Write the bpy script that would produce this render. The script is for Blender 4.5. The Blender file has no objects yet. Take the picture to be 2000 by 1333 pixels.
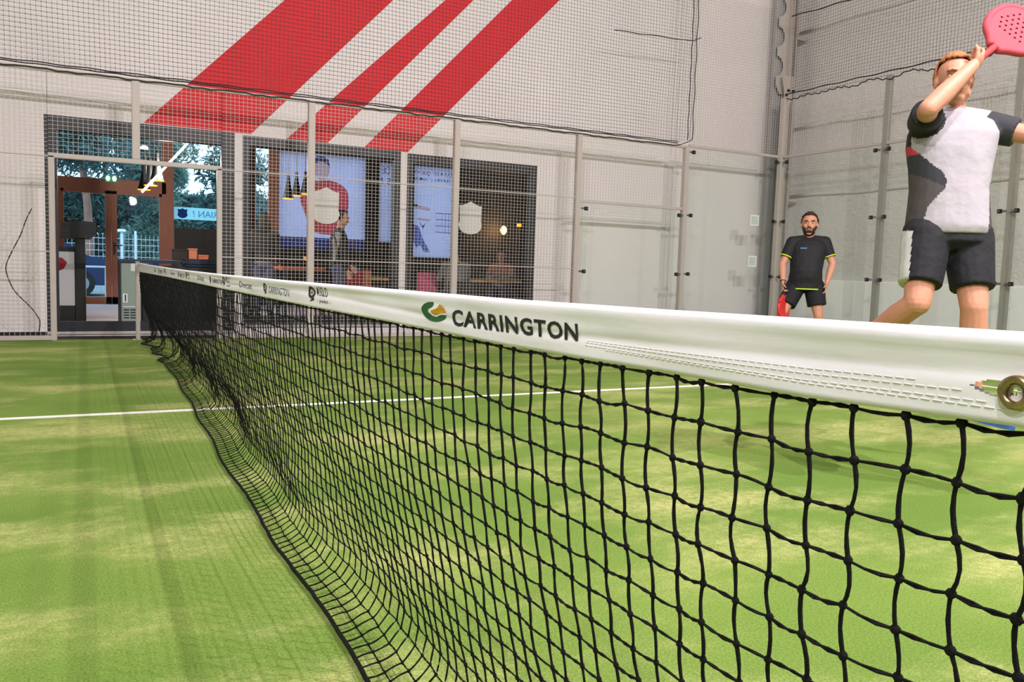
import bpy, bmesh, math, random
from mathutils import Vector, Matrix
random.seed(7)
R = random.random
def U(a, b): return a + (b - a) * random.random()
scene = bpy.context.scene
COL = scene.collection

# ------------------------------------------------------------------ camera, sky, exposure
cd = bpy.data.cameras.new('camera'); cam = bpy.data.objects.new('camera', cd); COL.objects.link(cam)
cd.sensor_width = 36; cd.lens = 1614.0 / 2000 * 36; cd.clip_start = 0.02; cd.clip_end = 300
CX = Vector((-0.6, -0.5941, 0.9699))
rx = Vector((0.8868733, -0.46095703, 0.03121491)); ux = Vector((0.0127255, 0.09190913, 0.99568608)); fx = Vector((0.46183743, 0.88265017, -0.08737767))
m = Matrix((rx, ux, -fx)).transposed().to_4x4(); m.translation = CX
cam.matrix_world = m
scene.camera = cam
w = bpy.data.worlds.new('overcast_sky'); scene.world = w; w.use_nodes = True
bg = w.node_tree.nodes['Background']; bg.inputs[0].default_value = (0.52, 0.77, 1.0, 1); bg.inputs[1].default_value = 3.2
scene.view_settings.view_transform = 'Standard'; scene.view_settings.look = 'None'
scene.view_settings.exposure = 0.0; scene.view_settings.gamma = 1.0; scene.view_settings.use_curve_mapping = False
LAMP_W = 300.0
LAMP_COL = (1.0, 0.915, 0.985)

# ------------------------------------------------------------------ materials
def lin(c):
    return tuple(((v / 255) / 12.92 if v / 255 <= 0.04045 else ((v / 255 + 0.055) / 1.055) ** 2.4) for v in c)
def mat(name, rgb, rough=0.6, metal=0.0, var=0.0, scale=8.0, bump=0.0, bscale=60.0, emit=None, estr=1.0, spec=0.5, stretch=None):
    mm = bpy.data.materials.new(name); mm.use_nodes = True
    nt = mm.node_tree; b = nt.nodes['Principled BSDF']
    c = lin(rgb)
    b.inputs['Base Color'].default_value = (*c, 1); b.inputs['Roughness'].default_value = rough; b.inputs['Metallic'].default_value = metal
    b.inputs['Specular IOR Level'].default_value = spec
    tc = None
    def coord():
        nonlocal tc
        if tc is None:
            t = nt.nodes.new('ShaderNodeTexCoord'); mp = nt.nodes.new('ShaderNodeMapping')
            if stretch: mp.inputs['Scale'].default_value = stretch
            nt.links.new(t.outputs['Object'], mp.inputs['Vector']); tc = mp.outputs['Vector']
        return tc
    if var > 0:
        n = nt.nodes.new('ShaderNodeTexNoise'); n.inputs['Scale'].default_value = scale; n.inputs['Detail'].default_value = 4
        nt.links.new(coord(), n.inputs['Vector'])
        mr = nt.nodes.new('ShaderNodeMapRange'); mr.inputs[1].default_value = 0.3; mr.inputs[2].default_value = 0.7
        mr.inputs[3].default_value = 1 - var; mr.inputs[4].default_value = 1 + var
        nt.links.new(n.outputs['Fac'], mr.inputs[0])
        mx = nt.nodes.new('ShaderNodeMix'); mx.data_type = 'RGBA'; mx.blend_type = 'MULTIPLY'; mx.inputs[0].default_value = 1
        mx.inputs[6].default_value = (*c, 1); nt.links.new(mr.outputs[0], mx.inputs[7]); nt.links.new(mx.outputs[2], b.inputs['Base Color'])
    if bump > 0:
        n2 = nt.nodes.new('ShaderNodeTexNoise'); n2.inputs['Scale'].default_value = bscale; n2.inputs['Detail'].default_value = 3
        nt.links.new(coord(), n2.inputs['Vector'])
        bp = nt.nodes.new('ShaderNodeBump'); bp.inputs['Strength'].default_value = bump; bp.inputs['Distance'].default_value = 0.02
        nt.links.new(n2.outputs['Fac'], bp.inputs['Height']); nt.links.new(bp.outputs[0], b.inputs['Normal'])
    if emit:
        b.inputs['Emission Color'].default_value = (*lin(emit), 1); b.inputs['Emission Strength'].default_value = estr
    return mm
def glass_mat(name, tint, refl=1.0):
    mm = bpy.data.materials.new(name); mm.use_nodes = True; nt = mm.node_tree; nt.nodes.clear()
    o = nt.nodes.new('ShaderNodeOutputMaterial'); mix = nt.nodes.new('ShaderNodeMixShader'); t = nt.nodes.new('ShaderNodeBsdfTransparent')
    g = nt.nodes.new('ShaderNodeBsdfGlossy'); g.inputs['Roughness'].default_value = 0.02; lw = nt.nodes.new('ShaderNodeLayerWeight'); lw.inputs[0].default_value = 0.5; pw = nt.nodes.new('ShaderNodeMath'); pw.operation = 'POWER'; pw.inputs[1].default_value = 5.0; fr = nt.nodes.new('ShaderNodeMath'); fr.operation = 'MULTIPLY_ADD'; fr.inputs[1].default_value = 0.95; fr.inputs[2].default_value = 0.035
    nt.links.new(lw.outputs['Facing'], pw.inputs[0]); nt.links.new(pw.outputs[0], fr.inputs[0])
    ml = nt.nodes.new('ShaderNodeMath'); ml.operation = 'MULTIPLY'; ml.inputs[1].default_value = refl
    t.inputs[0].default_value = (*tint, 1)
    nt.links.new(fr.outputs[0], ml.inputs[0]); nt.links.new(ml.outputs[0], mix.inputs[0]); nt.links.new(t.outputs[0], mix.inputs[1]); nt.links.new(g.outputs[0], mix.inputs[2]); nt.links.new(mix.outputs[0], o.inputs[0])
    return mm
def film_mat(name, rgb, tr=0.8):           # printed film: lets the daylight behind it through
    mm = bpy.data.materials.new(name); mm.use_nodes = True; nt = mm.node_tree; nt.nodes.clear()
    o = nt.nodes.new('ShaderNodeOutputMaterial'); mix = nt.nodes.new('ShaderNodeMixShader'); t = nt.nodes.new('ShaderNodeBsdfTranslucent'); d = nt.nodes.new('ShaderNodeBsdfDiffuse')
    n = nt.nodes.new('ShaderNodeTexNoise'); n.inputs['Scale'].default_value = 2.0
    mr = nt.nodes.new('ShaderNodeMix'); mr.data_type = 'RGBA'; c = lin(rgb)
    mr.inputs[6].default_value = (*[v * 0.92 for v in c], 1); mr.inputs[7].default_value = (*[min(1, v * 1.06) for v in c], 1)
    tc = nt.nodes.new('ShaderNodeTexCoord'); nt.links.new(tc.outputs['Object'], n.inputs['Vector']); nt.links.new(n.outputs['Fac'], mr.inputs[0])
    nt.links.new(mr.outputs[2], t.inputs[0]); nt.links.new(mr.outputs[2], d.inputs[0]); mix.inputs[0].default_value = 1 - tr
    nt.links.new(t.outputs[0], mix.inputs[1]); nt.links.new(d.outputs[0], mix.inputs[2]); nt.links.new(mix.outputs[0], o.inputs[0])
    return mm

def turf_mat():
    mm = bpy.data.materials.new('artificial_turf'); mm.use_nodes = True; nt = mm.node_tree; b = nt.nodes['Principled BSDF']
    b.inputs['Roughness'].default_value = 0.95; b.inputs['Specular IOR Level'].default_value = 0.1
    tc = nt.nodes.new('ShaderNodeTexCoord')
    def noise(scale, stretch, detail=4, rough=0.5):
        mp = nt.nodes.new('ShaderNodeMapping'); mp.inputs['Scale'].default_value = stretch
        n = nt.nodes.new('ShaderNodeTexNoise'); n.inputs['Scale'].default_value = scale; n.inputs['Detail'].default_value = detail; n.inputs['Roughness'].default_value = rough
        nt.links.new(tc.outputs['Object'], mp.inputs['Vector']); nt.links.new(mp.outputs[0], n.inputs['Vector']); return n.outputs['Fac']
    def ramp(src, p0, p1):
        r = nt.nodes.new('ShaderNodeMapRange'); r.inputs[1].default_value = p0; r.inputs[2].default_value = p1; r.interpolation_type = 'SMOOTHSTEP'; nt.links.new(src, r.inputs[0]); return r.outputs[0]
    def mixc(f, a, bb, mode='MIX'):
        x = nt.nodes.new('ShaderNodeMix'); x.data_type = 'RGBA'; x.blend_type = mode
        if isinstance(f, float): x.inputs[0].default_value = f
        else: nt.links.new(f, x.inputs[0])
        for i, v in ((6, a), (7, bb)):
            if isinstance(v, tuple): x.inputs[i].default_value = (*v, 1)
            else: nt.links.new(v, x.inputs[i])
        return x.outputs[2]
    def math_(op, a, bb):
        x = nt.nodes.new('ShaderNodeMath'); x.operation = op
        for i, v in ((0, a), (1, bb)):
            if isinstance(v, (int, float)): x.inputs[i].default_value = v
            else: nt.links.new(v, x.inputs[i])
        return x.outputs[0]
    base = mixc(ramp(noise(0.8, (0.6, 1.0, 1)), 0.35, 0.65), GRASS_A, GRASS_B)
    # sand that has worked up into the pile, in patches and in bands across the court
    patch = ramp(noise(1.5, (0.55, 1.0, 1), 6, 0.62), 0.44, 0.68)
    fine = ramp(noise(30, (1, 1, 1), 3, 0.7), 0.3, 0.7)
    base = mixc(math_('MULTIPLY', patch, math_('ADD', math_('MULTIPLY', fine, 0.6), 0.3)), base, SAND)
    grain = ramp(noise(150, (1, 1, 1), 4, 0.85), 0.3, 0.7)
    base = mixc(0.75, base, mixc(grain, (0.45, 0.5, 0.45), (1.55, 1.5, 1.5)), 'MULTIPLY')
    nt.links.new(base, b.inputs['Base Color'])
    bp = nt.nodes.new('ShaderNodeBump'); bp.inputs['Strength'].default_value = 0.6; bp.inputs['Distance'].default_value = 0.01
    nt.links.new(noise(180, (1, 1, 1), 3, 0.8), bp.inputs['Height']); nt.links.new(bp.outputs[0], b.inputs['Normal'])
    return mm
GRASS_A = (0.145, 0.248, 0.044); GRASS_B = (0.205, 0.310, 0.062); SAND = (0.54, 0.53, 0.21)
def quilt_mat():
    mm = mat('quilted_insulation', (214, 210, 206), 0.75)
    nt = mm.node_tree; b = nt.nodes['Principled BSDF']
    tc = nt.nodes.new('ShaderNodeTexCoord'); mp = nt.nodes.new('ShaderNodeMapping'); mp.inputs['Scale'].default_value = (1, 1.0, 1.7)
    n = nt.nodes.new('ShaderNodeTexNoise'); n.inputs['Scale'].default_value = 9; n.inputs['Detail'].default_value = 6; n.inputs['Roughness'].default_value = 0.62; n.inputs['Distortion'].default_value = 0.6
    nt.links.new(tc.outputs['Object'], mp.inputs[0]); nt.links.new(mp.outputs[0], n.inputs['Vector'])
    bp = nt.nodes.new('ShaderNodeBump'); bp.inputs['Strength'].default_value = 0.9; bp.inputs['Distance'].default_value = 0.02
    nt.links.new(n.outputs['Fac'], bp.inputs['Height']); nt.links.new(bp.outputs[0], b.inputs['Normal'])
    return mm
M = dict(
    turf=turf_mat(), quilt=quilt_mat(),
    line=mat('white_line_fibre', (238, 240, 232), 0.9, bump=0.4, bscale=200),
    wall=mat('white_painted_wall', (222, 215, 212), 0.85, var=0.02, scale=1.5, bump=0.05, bscale=40),
    ceil=mat('ceiling_sheet', (205, 203, 200), 0.8, var=0.03),
    board=mat('white_wall_board', (244, 243, 238), 0.6, var=0.015),
    red=mat('red_wall_paint', (206, 44, 52), 0.8, var=0.03, scale=3),
    steeldark=mat('grey_green_powder_coat', (142, 140, 130), 0.5, var=0.03, spec=0.4),
    steel=mat('grey_beige_powder_coat', (178, 169, 160), 0.5, var=0.03, spec=0.4),
    wire=mat('galvanised_wire', (184, 177, 169), 0.5, metal=0.0, var=0.04),
    black=mat('black_plastic', (20, 20, 22), 0.45, var=0.1),
    bolt=mat('bolt_steel', (120, 120, 118), 0.35, metal=0.8),
    cord=mat('black_net_cord', (17, 17, 16), 0.8, var=0.35, scale=400, bump=0.8, bscale=900, spec=0.25),
    netting=mat('dark_netting_twine', (44, 40, 42), 0.8, var=0.1),
    tape=mat('white_vinyl_headband', (240, 240, 243), 0.55, var=0.05, scale=5, bump=0.05, bscale=24, stretch=(1, 0.5, 2), spec=0.35),
    stitch=mat('white_stitching', (250, 250, 250), 0.8), brass=mat('brass_eyelet', (168, 150, 110), 0.28, metal=1.0, var=0.15, scale=60),
    ink=mat('black_print', (30, 32, 32), 0.7), inkgreen=mat('green_print', (22, 92, 50), 0.6), inkgold=mat('gold_print', (200, 150, 18), 0.6), inkwhite=mat('white_print', (248, 248, 248), 0.6), inkgrey=mat('grey_print', (84, 84, 82), 0.7),
    pane=glass_mat('court_glass', (0.965, 0.985, 0.97)), wglass=glass_mat('window_glass', (0.95, 0.98, 0.985), 0.22), edge=mat('glass_edge_green', (120, 150, 138), 0.3),
    frame=mat('anthracite_frame', (26, 27, 33), 0.45, var=0.05), dark=mat('dark_interior_paint', (34, 30, 30), 0.8, var=0.1), skirt=mat('dark_gap', (40, 34, 34), 0.9),
    wood=mat('brown_stained_wood', (186, 112, 82), 0.5, var=0.12, scale=6, stretch=(8, 8, 0.6)), tabletop=mat('oak_table', (214, 160, 92), 0.45, var=0.1, scale=5), orange=mat('orange_wood', (190, 104, 66), 0.5, var=0.12),
    tile=mat('pale_floor_tile', (226, 204, 206), 0.5, var=0.06, scale=3), sticker=mat('frosted_sticker', (208, 206, 198), 0.7),
    paper=mat('white_paper', (244, 244, 240), 0.8), greypaper=mat('printed_paper', (205, 208, 205), 0.8), fridge=mat('grey_green_sheet_metal', (150, 156, 142), 0.5, var=0.04), label=mat('label_white', (228, 228, 220), 0.6),
    blueblack=mat('dark_blue_top', (26, 34, 62), 0.4), screen=mat('white_panel_added_glow', (206, 202, 198), 0.5, emit=(206, 202, 198), estr=0.12), redshape=mat('red_shape_print', (180, 30, 40), 0.6),  # kiosk front panel is no lamp; a faint glow is added to its white
    gold=mat('warm_lamp_inside', (240, 170, 50), 0.4, emit=(255, 178, 40), estr=1.6), whitelamp=mat('white_tube_glow', (255, 255, 255), 0.4, emit=(255, 255, 255), estr=3.0), warm=mat('warm_bulb_glow', (255, 200, 120), 0.4, emit=(255, 190, 90), estr=14.0),
    exitg=mat('exit_sign_green', (20, 130, 70), 0.5, emit=(30, 160, 90), estr=0.5), exitw=mat('exit_sign_white', (240, 255, 240), 0.5, emit=(235, 255, 240), estr=1.6),
    leaf=mat('pine_green_leaf', (88, 120, 108), 0.8, var=0.5, scale=1.2), leaf2=mat('dark_pine_leaf', (60, 92, 90), 0.8, var=0.5, scale=1.2), bark=mat('reddish_pine_bark', (150, 108, 92), 0.9, var=0.3, scale=4, bump=0.6, bscale=12),
    asphalt=mat('grey_asphalt', (120, 122, 126), 0.9, var=0.1), carblue=mat('dark_blue_car_paint', (36, 52, 92), 0.25, var=0.03), carglass=mat('car_window', (60, 80, 110), 0.1), rubber=mat('tyre_rubber', (22, 22, 24), 0.8), carlight=mat('car_lamp', (235, 240, 245), 0.2),
    whitepost=mat('white_fence_post', (235, 240, 245), 0.6),
    film=film_mat('sky_blue_poster_film', (222, 216, 232)), filmred=film_mat('red_poster_film', (255, 92, 92)), filmskin=film_mat('pale_figure_film', (248, 206, 190)), filmgrey=film_mat('blue_grey_poster_film', (96, 104, 150)), filmink=film_mat('navy_poster_film', (50, 58, 110)), filmwhite=film_mat('white_poster_film', (235, 244, 250)), filmgrid=film_mat('grey_blue_poster_film', (128, 140, 190)), filmcyan=film_mat('pale_cyan_banner_film', (215, 250, 255)),
    skin=mat('skin', (202, 142, 114), 0.55, var=0.05, scale=14), skin2=mat('tanned_skin', (196, 140, 110), 0.55, var=0.05, scale=14), hairbrown=mat('dark_brown_hair', (48, 34, 26), 0.7, var=0.3, scale=60, bump=0.5, bscale=90), hairginger=mat('ginger_blond_hair', (172, 112, 66), 0.7, var=0.25, scale=50, bump=0.5, bscale=90), hairblack=mat('black_hair', (24, 20, 20), 0.7, var=0.2, bump=0.4),
    eyew=mat('eye_white', (225, 220, 215), 0.3), iris=mat('dark_iris', (40, 30, 25), 0.2), lip=mat('lip', (180, 104, 92), 0.5),
    clothblack=mat('black_sports_fabric', (15, 15, 19), 0.75, var=0.15, scale=12, bump=0.5, bscale=14), clothnavy=mat('navy_black_shorts_fabric', (14, 15, 22), 0.8, var=0.12, bump=0.5, bscale=14), clothwhite=mat('white_sports_fabric', (172, 166, 172), 0.85, var=0.03, scale=6, bump=0.6, bscale=9), clothgrey=mat('dark_grey_mesh_fabric', (72, 66, 66), 0.8, var=0.15, scale=20), clothcharcoal=mat('charcoal_sleeve_fabric', (44, 46, 50), 0.8, var=0.1), clothred=mat('red_fabric_trim', (180, 50, 60), 0.8),
    neon=mat('neon_yellow_trim', (196, 232, 60), 0.7), bluemark=mat('blue_chest_mark', (52, 112, 168), 0.6), silver=mat('silver_side_stripe', (198, 200, 196), 0.6, var=0.1, scale=30), hood=mat('grey_hoodie', (104, 104, 100), 0.85, var=0.1), jacket=mat('black_jacket', (26, 24, 25), 0.8), printgrey=mat('pale_grey_shirt_print', (176, 172, 166), 0.8, var=0.2, scale=25), denim=mat('dark_denim', (70, 74, 100), 0.8, var=0.1), plaid=mat('reddish_plaid_shirt', (170, 104, 86), 0.8, var=0.35, scale=22),
    racketred=mat('red_racket_face', (214, 48, 48), 0.4), racketpink=mat('pink_red_racket_face', (188, 70, 82), 0.75), racketdark=mat('dark_racket_edge', (60, 24, 28), 0.5), grip=mat('racket_grip', (190, 60, 60), 0.7), gripdark=mat('dark_grip_tape', (40, 34, 36), 0.8), hole=mat('racket_hole', (70, 20, 24), 0.8), shoeblue=mat('blue_shoe', (52, 100, 170), 0.6), shoewhite=mat('white_shoe', (232, 230, 232), 0.6), sole=mat('grey_sole', (130, 130, 132), 0.8), redbag=mat('red_canvas', (150, 30, 40), 0.8), blue=mat('blue_plastic', (90, 140, 220), 0.4), pink=mat('pink_red_chair', (214, 90, 120), 0.5), wine=mat('amber_drink', (240, 170, 60), 0.2, emit=(240, 160, 50), estr=0.3), hoodlamp=mat('grey_lamp_housing', (150, 150, 150), 0.5),
)

# ------------------------------------------------------------------ mesh builder
class MB:
    def __init__(s): s.v = []; s.f = []; s.m = []
    def add(s, vs, fs, mi=0):
        o = len(s.v); s.v += [tuple(q) for q in vs]; s.f += [tuple(i + o for i in f) for f in fs]; s.m += [mi] * len(fs); return s
    def box(s, a, b, mi=0):
        x0, y0, z0 = a; x1, y1, z1 = b
        return s.add([(x0, y0, z0), (x1, y0, z0), (x1, y1, z0), (x0, y1, z0), (x0, y0, z1), (x1, y0, z1), (x1, y1, z1), (x0, y1, z1)],
              [(3, 2, 1, 0), (4, 5, 6, 7), (0, 1, 5, 4), (1, 2, 6, 5), (2, 3, 7, 6), (3, 0, 4, 7)], mi)
    def bbox(s, a, b, bev=0.006, mi=0):         # bevelled box
        bm = bmesh.new(); bmesh.ops.create_cube(bm, size=1)
        c = [(p + q) / 2 for p, q in zip(a, b)]; d = [abs(q - p) for p, q in zip(a, b)]
        for v in bm.verts: v.co = Vector((c[0] + v.co.x * d[0], c[1] + v.co.y * d[1], c[2] + v.co.z * d[2]))
        bmesh.ops.bevel(bm, geom=bm.edges[:], offset=bev, segments=2, affect='EDGES')
        bm.verts.index_update()
        s.add([v.co for v in bm.verts], [[v.index for v in f.verts] for f in bm.faces], mi); bm.free(); return s
    def tube(s, pts, r, n=6, mi=0, cap=True, closed=False):
        pts = [Vector(p) for p in pts]; rings = []; N = len(pts)
        for i, p in enumerate(pts):
            if closed: t = pts[(i + 1) % N] - pts[i - 1]
            else: t = pts[min(i + 1, N - 1)] - pts[max(i - 1, 0)]
            t.normalize(); up = Vector((0, 0, 1)) if abs(t.z) < 0.9 else Vector((1, 0, 0))
            a = t.cross(up).normalized(); b = t.cross(a); rr = r[i] if isinstance(r, (list, tuple)) else r
            rings.append([p + a * (rr * math.cos(2 * math.pi * k / n)) + b * (rr * math.sin(2 * math.pi * k / n)) for k in range(n)])
        vs = [q for g in rings for q in g]; fs = []
        for i in range(N if closed else N - 1):
            j = (i + 1) % N
            for k in range(n): fs.append((i * n + k, i * n + (k + 1) % n, j * n + (k + 1) % n, j * n + k))
        if cap and not closed: fs.append(tuple(range(n))[::-1]); fs.append(tuple((N - 1) * n + k for k in range(n)))
        return s.add(vs, fs, mi)
    def sph(s, c, r, nu=12, nv=8, mi=0, ax=None):
        c = Vector(c); r = (r, r, r) if isinstance(r, (int, float)) else r; ax = ax or (Vector((1, 0, 0)), Vector((0, 1, 0)), Vector((0, 0, 1)))
        vs = [c + ax[2] * r[2]]
        for j in range(1, nv):
            th = math.pi * j / nv
            for i in range(nu):
                ph = 2 * math.pi * i / nu
                vs.append(c + ax[0] * (r[0] * math.sin(th) * math.cos(ph)) + ax[1] * (r[1] * math.sin(th) * math.sin(ph)) + ax[2] * (r[2] * math.cos(th)))
        vs.append(c - ax[2] * r[2]); fs = []
        for i in range(nu):
            fs.append((0, 1 + i, 1 + (i + 1) % nu))
            for j in range(nv - 2): fs.append((1 + j * nu + i, 1 + (j + 1) * nu + i, 1 + (j + 1) * nu + (i + 1) % nu, 1 + j * nu + (i + 1) % nu))
            fs.append((len(vs) - 1, 1 + (nv - 2) * nu + (i + 1) % nu, 1 + (nv - 2) * nu + i))
        return s.add(vs, fs, mi)
    def cap(s, a, b, ra, rb, n=14, flat=False, mi=0):       # tapered limb with round (or flat) ends
        a = Vector(a); b = Vector(b); t = (b - a).normalized()
        pts = [a, a.lerp(b, 0.25), a.lerp(b, 0.5), a.lerp(b, 0.75), b]; rs = [ra + (rb - ra) * k / 4 for k in range(5)]
        s.tube(pts, rs, n, mi)
        s.sph(a, ra * 0.995, n, 8, mi)
        if not flat: s.sph(b, rb * 0.995, n, 8, mi)
        return s
    def prism(s, poly, plane, d0, d1, mi=0):                # polygon (list of 2D) in 'xz','yz' or 'xy', between depths
        n = len(poly)
        def P(q, d): return {'xz': (q[0], d, q[1]), 'yz': (d, q[0], q[1]), 'xy': (q[0], q[1], d)}[plane]
        vs = [P(q, d0) for q in poly] + [P(q, d1) for q in poly]
        return s.add(vs, [tuple(range(n)), tuple(range(2 * n - 1, n - 1, -1))] + [(i, i + n, (i + 1) % n + n, (i + 1) % n) for i in range(n)], mi)
    def lathe(s, prof, c, n=20, mi=0):
        vs = []; fs = []
        for r, z in prof:
            for k in range(n): vs.append((c[0] + r * math.cos(2 * math.pi * k / n), c[1] + r * math.sin(2 * math.pi * k / n), c[2] + z))
        for i in range(len(prof) - 1):
            for k in range(n): fs.append((i * n + k, i * n + (k + 1) % n, (i + 1) * n + (k + 1) % n, (i + 1) * n + k))
        return s.add(vs, fs, mi)
    def loft(s, rings, n=22, mi=0):      # rings: (centre, axis_a, axis_b, ra, rb)
        vs = []; fs = []
        for c, a, b, ra, rb in rings:
            for k in range(n):
                t = 2 * math.pi * k / n; ca, sa = math.cos(t), math.sin(t)
                e = 0.85
                vs.append(c + a * (ra * math.copysign(abs(ca) ** e, ca)) + b * (rb * math.copysign(abs(sa) ** e, sa)))
        for i in range(len(rings) - 1):
            for k in range(n): fs.append((i * n + k, i * n + (k + 1) % n, (i + 1) * n + (k + 1) % n, (i + 1) * n + k))
        fs.append(tuple(range(n))[::-1]); fs.append(tuple((len(rings) - 1) * n + k for k in range(n)))
        return s.add(vs, fs, mi)
def link(name, me, parent=None):
    o = bpy.data.objects.new(name, me); COL.objects.link(o)
    if parent: o.parent = parent
    return o
def obj(name, mb, mats, parent=None, smooth=False, origin=None):
    if not isinstance(mats, (list, tuple)): mats = [mats]
    me = bpy.data.meshes.new(name)
    vs = mb.v
    if parent is not None:
        L = parent['_o']; off = Vector(L)
        vs = [(v[0] - off[0], v[1] - off[1], v[2] - off[2]) for v in mb.v]
    elif origin is not None:
        vs = [(v[0] - origin[0], v[1] - origin[1], v[2] - origin[2]) for v in mb.v]
    me.from_pydata(vs, [], mb.f); me.update()
    for x in mats: me.materials.append(x)
    if len(mats) > 1: me.polygons.foreach_set('material_index', mb.m)
    bm = bmesh.new(); bm.from_mesh(me); bmesh.ops.recalc_face_normals(bm, faces=bm.faces[:]) if len(bm.faces) < 60000 else None; bm.to_mesh(me); bm.free()
    if smooth: me.polygons.foreach_set('use_smooth', [True] * len(me.polygons))
    o = link(name, me, parent)
    if origin is not None and parent is None: o.location = origin
    o['_o'] = tuple(parent['_o']) if parent is not None else tuple(origin or (0, 0, 0))
    return o
def tag(o, label, cat, group=None, kind=None):
    o['label'] = label
    if cat: o['category'] = cat
    if group: o['group'] = group
    if kind: o['kind'] = kind
    return o
def thing(name, loc, label, cat, group=None):
    o = bpy.data.objects.new(name, None); COL.objects.link(o); o.location = loc; o.empty_display_size = 0.1
    o['_o'] = tuple(loc); return tag(o, label, cat, group)
def struct(name, mb, mats, parent=None, smooth=False):
    o = obj(name, mb, mats, parent, smooth)
    if parent is None: o['kind'] = 'structure'
    return o
def stuff(o): o['kind'] = 'stuff'; return o
def child_obj(name, me, parent):        # shared mesh given in the parent's frame
    o = link(name, me, parent); o['_o'] = tuple(parent['_o']); return o

# ------------------------------------------------------------------ the hall
WY = 10.7
struct('floor', MB().add([(-9, -9, 0), (10.2, -9, 0), (10.2, 10.12, 0), (-9, 10.12, 0)], [(0, 1, 2, 3)]), M['turf'])
b = MB().box((-9, 10.12, -0.1), (11.4, WY, -0.012)); b.box((10.2, -9, -0.1), (11.4, 10.12, -0.012)); struct('floor', b, M['skirt'])
wins = [(-0.961, 1.181, 0.045, 2.60), (1.282, 3.441, 0.12, 2.58), (3.541, 5.65, 0.12, 2.555)]
wf = MB(); xs = [-9] + [v for q in wins for v in q[:2]] + [11.4]
for i in range(0, len(xs), 2): wf.box((xs[i], WY, 0), (xs[i + 1], WY + 0.2, 2.5))
for x0, x1, z0, z1 in wins:
    wf.box((x0, WY, -0.1), (x1, WY + 0.2, z0)); wf.box((x0, WY, z1), (x1, WY + 0.2, 2.65))
for i in range(0, len(xs), 2): wf.box((xs[i], WY, 2.5), (xs[i + 1], WY + 0.2, 2.65))
wf.box((-9, WY, 2.65), (11.4, WY + 0.2, 8.2))
wall_far = struct('wall_far', wf, M['wall'])
for poly in ([(0.106, 2.612), (1.385, 2.605), (3.287, 4.624), (5.56, 7.0), (4.23, 7.0), (1.806, 4.369)], [(1.845, 2.59), (2.394, 2.59), (4.506, 4.834), (6.54, 7.0), (6.15, 7.0), (4.066, 4.759)], [(2.91, 2.585), (3.541, 2.57), (5.946, 5.083), (7.79, 7.0), (7.07, 7.0), (5.13, 4.942)]):
    obj('painted_stripe', MB().prism(poly, 'xz', WY - 0.003, WY + 0.002), M['red'], wall_far)
struct('wall_right', MB().box((10.8, -9, 0), (11.1, WY, 8.2)), M['quilt'])
struct('baseboard_right', MB().bbox((10.74, -9, 0), (10.8, WY - 0.02, 0.945), 0.01), M['board'])
struct('baseboard_far', MB().box((-9, WY - 0.012, -0.012), (-0.965, WY, 0.045)).box((5.66, WY - 0.012, -0.012), (10.7, WY, 0.045)), M['skirt'])
for k, z in enumerate((2.42, 3.62, 5.3)):     # top: girt under the insulation; lower two: ridges standing in for cast shadow bands
    bb = MB(); pts = [(10.8, y * 0.5 - 9, z + 0.012 * math.sin(y * 1.7 + k) ) for y in range(0, 40)]; bb.tube(pts, 0.035, 8)
    struct('trim_%d' % (k + 1), bb, M['quilt'], smooth=True)
struct('wall_left', MB().box((-9.2, -9, 0), (-9, WY, 8.2)), M['wall'])
struct('wall_near', MB().box((-9.2, -9.2, 0), (11.1, -9, 8.2)), M['wall'])
struct('ceiling', MB().box((-9.2, -9.2, 8.2), (11.4, WY + 0.2, 8.4)), M['ceil'])
tag(obj('court_line', MB().box((-6.95, 4.97, 0), (6.95, 5.02, 0.004)), M['line']), 'white centre line running across under the net', 'line')
tag(obj('court_line', MB().box((6.95, 0.0, 0), (7.0, 9.98, 0.004)), M['line']), 'white service line parallel to the net, in front of the far player', 'line')
# windows of the clubhouse
def window(k, q, fr):
    x0, x1, z0, z1 = q; l, r, bt, tp = fr; y0, y1 = WY - 0.004, WY + 0.1
    f = MB(); f.box((x0, y0, z0), (x0 + l, y1, z1)); f.box((x1 - r, y0, z0), (x1, y1, z1)); f.box((x0 + l, y0, z1 - tp), (x1 - r, y1, z1)); f.box((x0 + l, y0, z0), (x1 - r, y1, z0 + bt))
    f.box((x0 + l - 0.03, WY + 0.03, z1 - tp * 0.55), (x1 - r + 0.03, WY + 0.12, z1 - tp - 0.012))
    o = struct('window_%d' % k, f, M['frame'])
    obj('window_sill', MB().bbox((x0, WY - 0.03, z0 - 0.035), (x1, WY, z0 - 0.004), 0.006), M['steel'], o)
    obj('pane', MB().box((x0 + l, WY + 0.05, z0 + bt), (x1 - r, WY + 0.056, z1 - tp)), M['wglass'], o)
    return o
window(1, wins[0], (0.13, 0.16, 0.12, 0.16)); window(2, wins[1], (0.09, 0.09, 0.12, 0.12)); window(3, wins[2], (0.09, 0.09, 0.12, 0.12))
def shield(cx, z0, z1, w):
    h = w / 2; P = [(-h, z1 - 0.06), (-h * 0.75, z1 - 0.062), (-h * 0.35, z1 - 0.03), (0, z1), (h * 0.35, z1 - 0.03), (h * 0.75, z1 - 0.062), (h, z1 - 0.06), (h * 0.98, z1 - 0.2), (h * 0.96, z0 + 0.2), (h * 1.06, z0 + 0.13)]
    for t in range(0, 11): a = math.pi * t / 10; P.append((h * 1.0 * math.cos(a), z0 + 0.11 - 0.11 * math.sin(a)))
    P.append((-h * 1.06, z0 + 0.13)); P.append((-h * 0.96, z0 + 0.2))
    return [(cx + a, c) for a, c in P]
tag(obj('window_sticker', MB().prism(shield(2.395, 1.50, 2.0, 0.36), 'xz', WY + 0.047, WY + 0.0495), M['sticker']), 'blank pale shield sticker on the window with the red figure poster behind', 'sticker')
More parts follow.
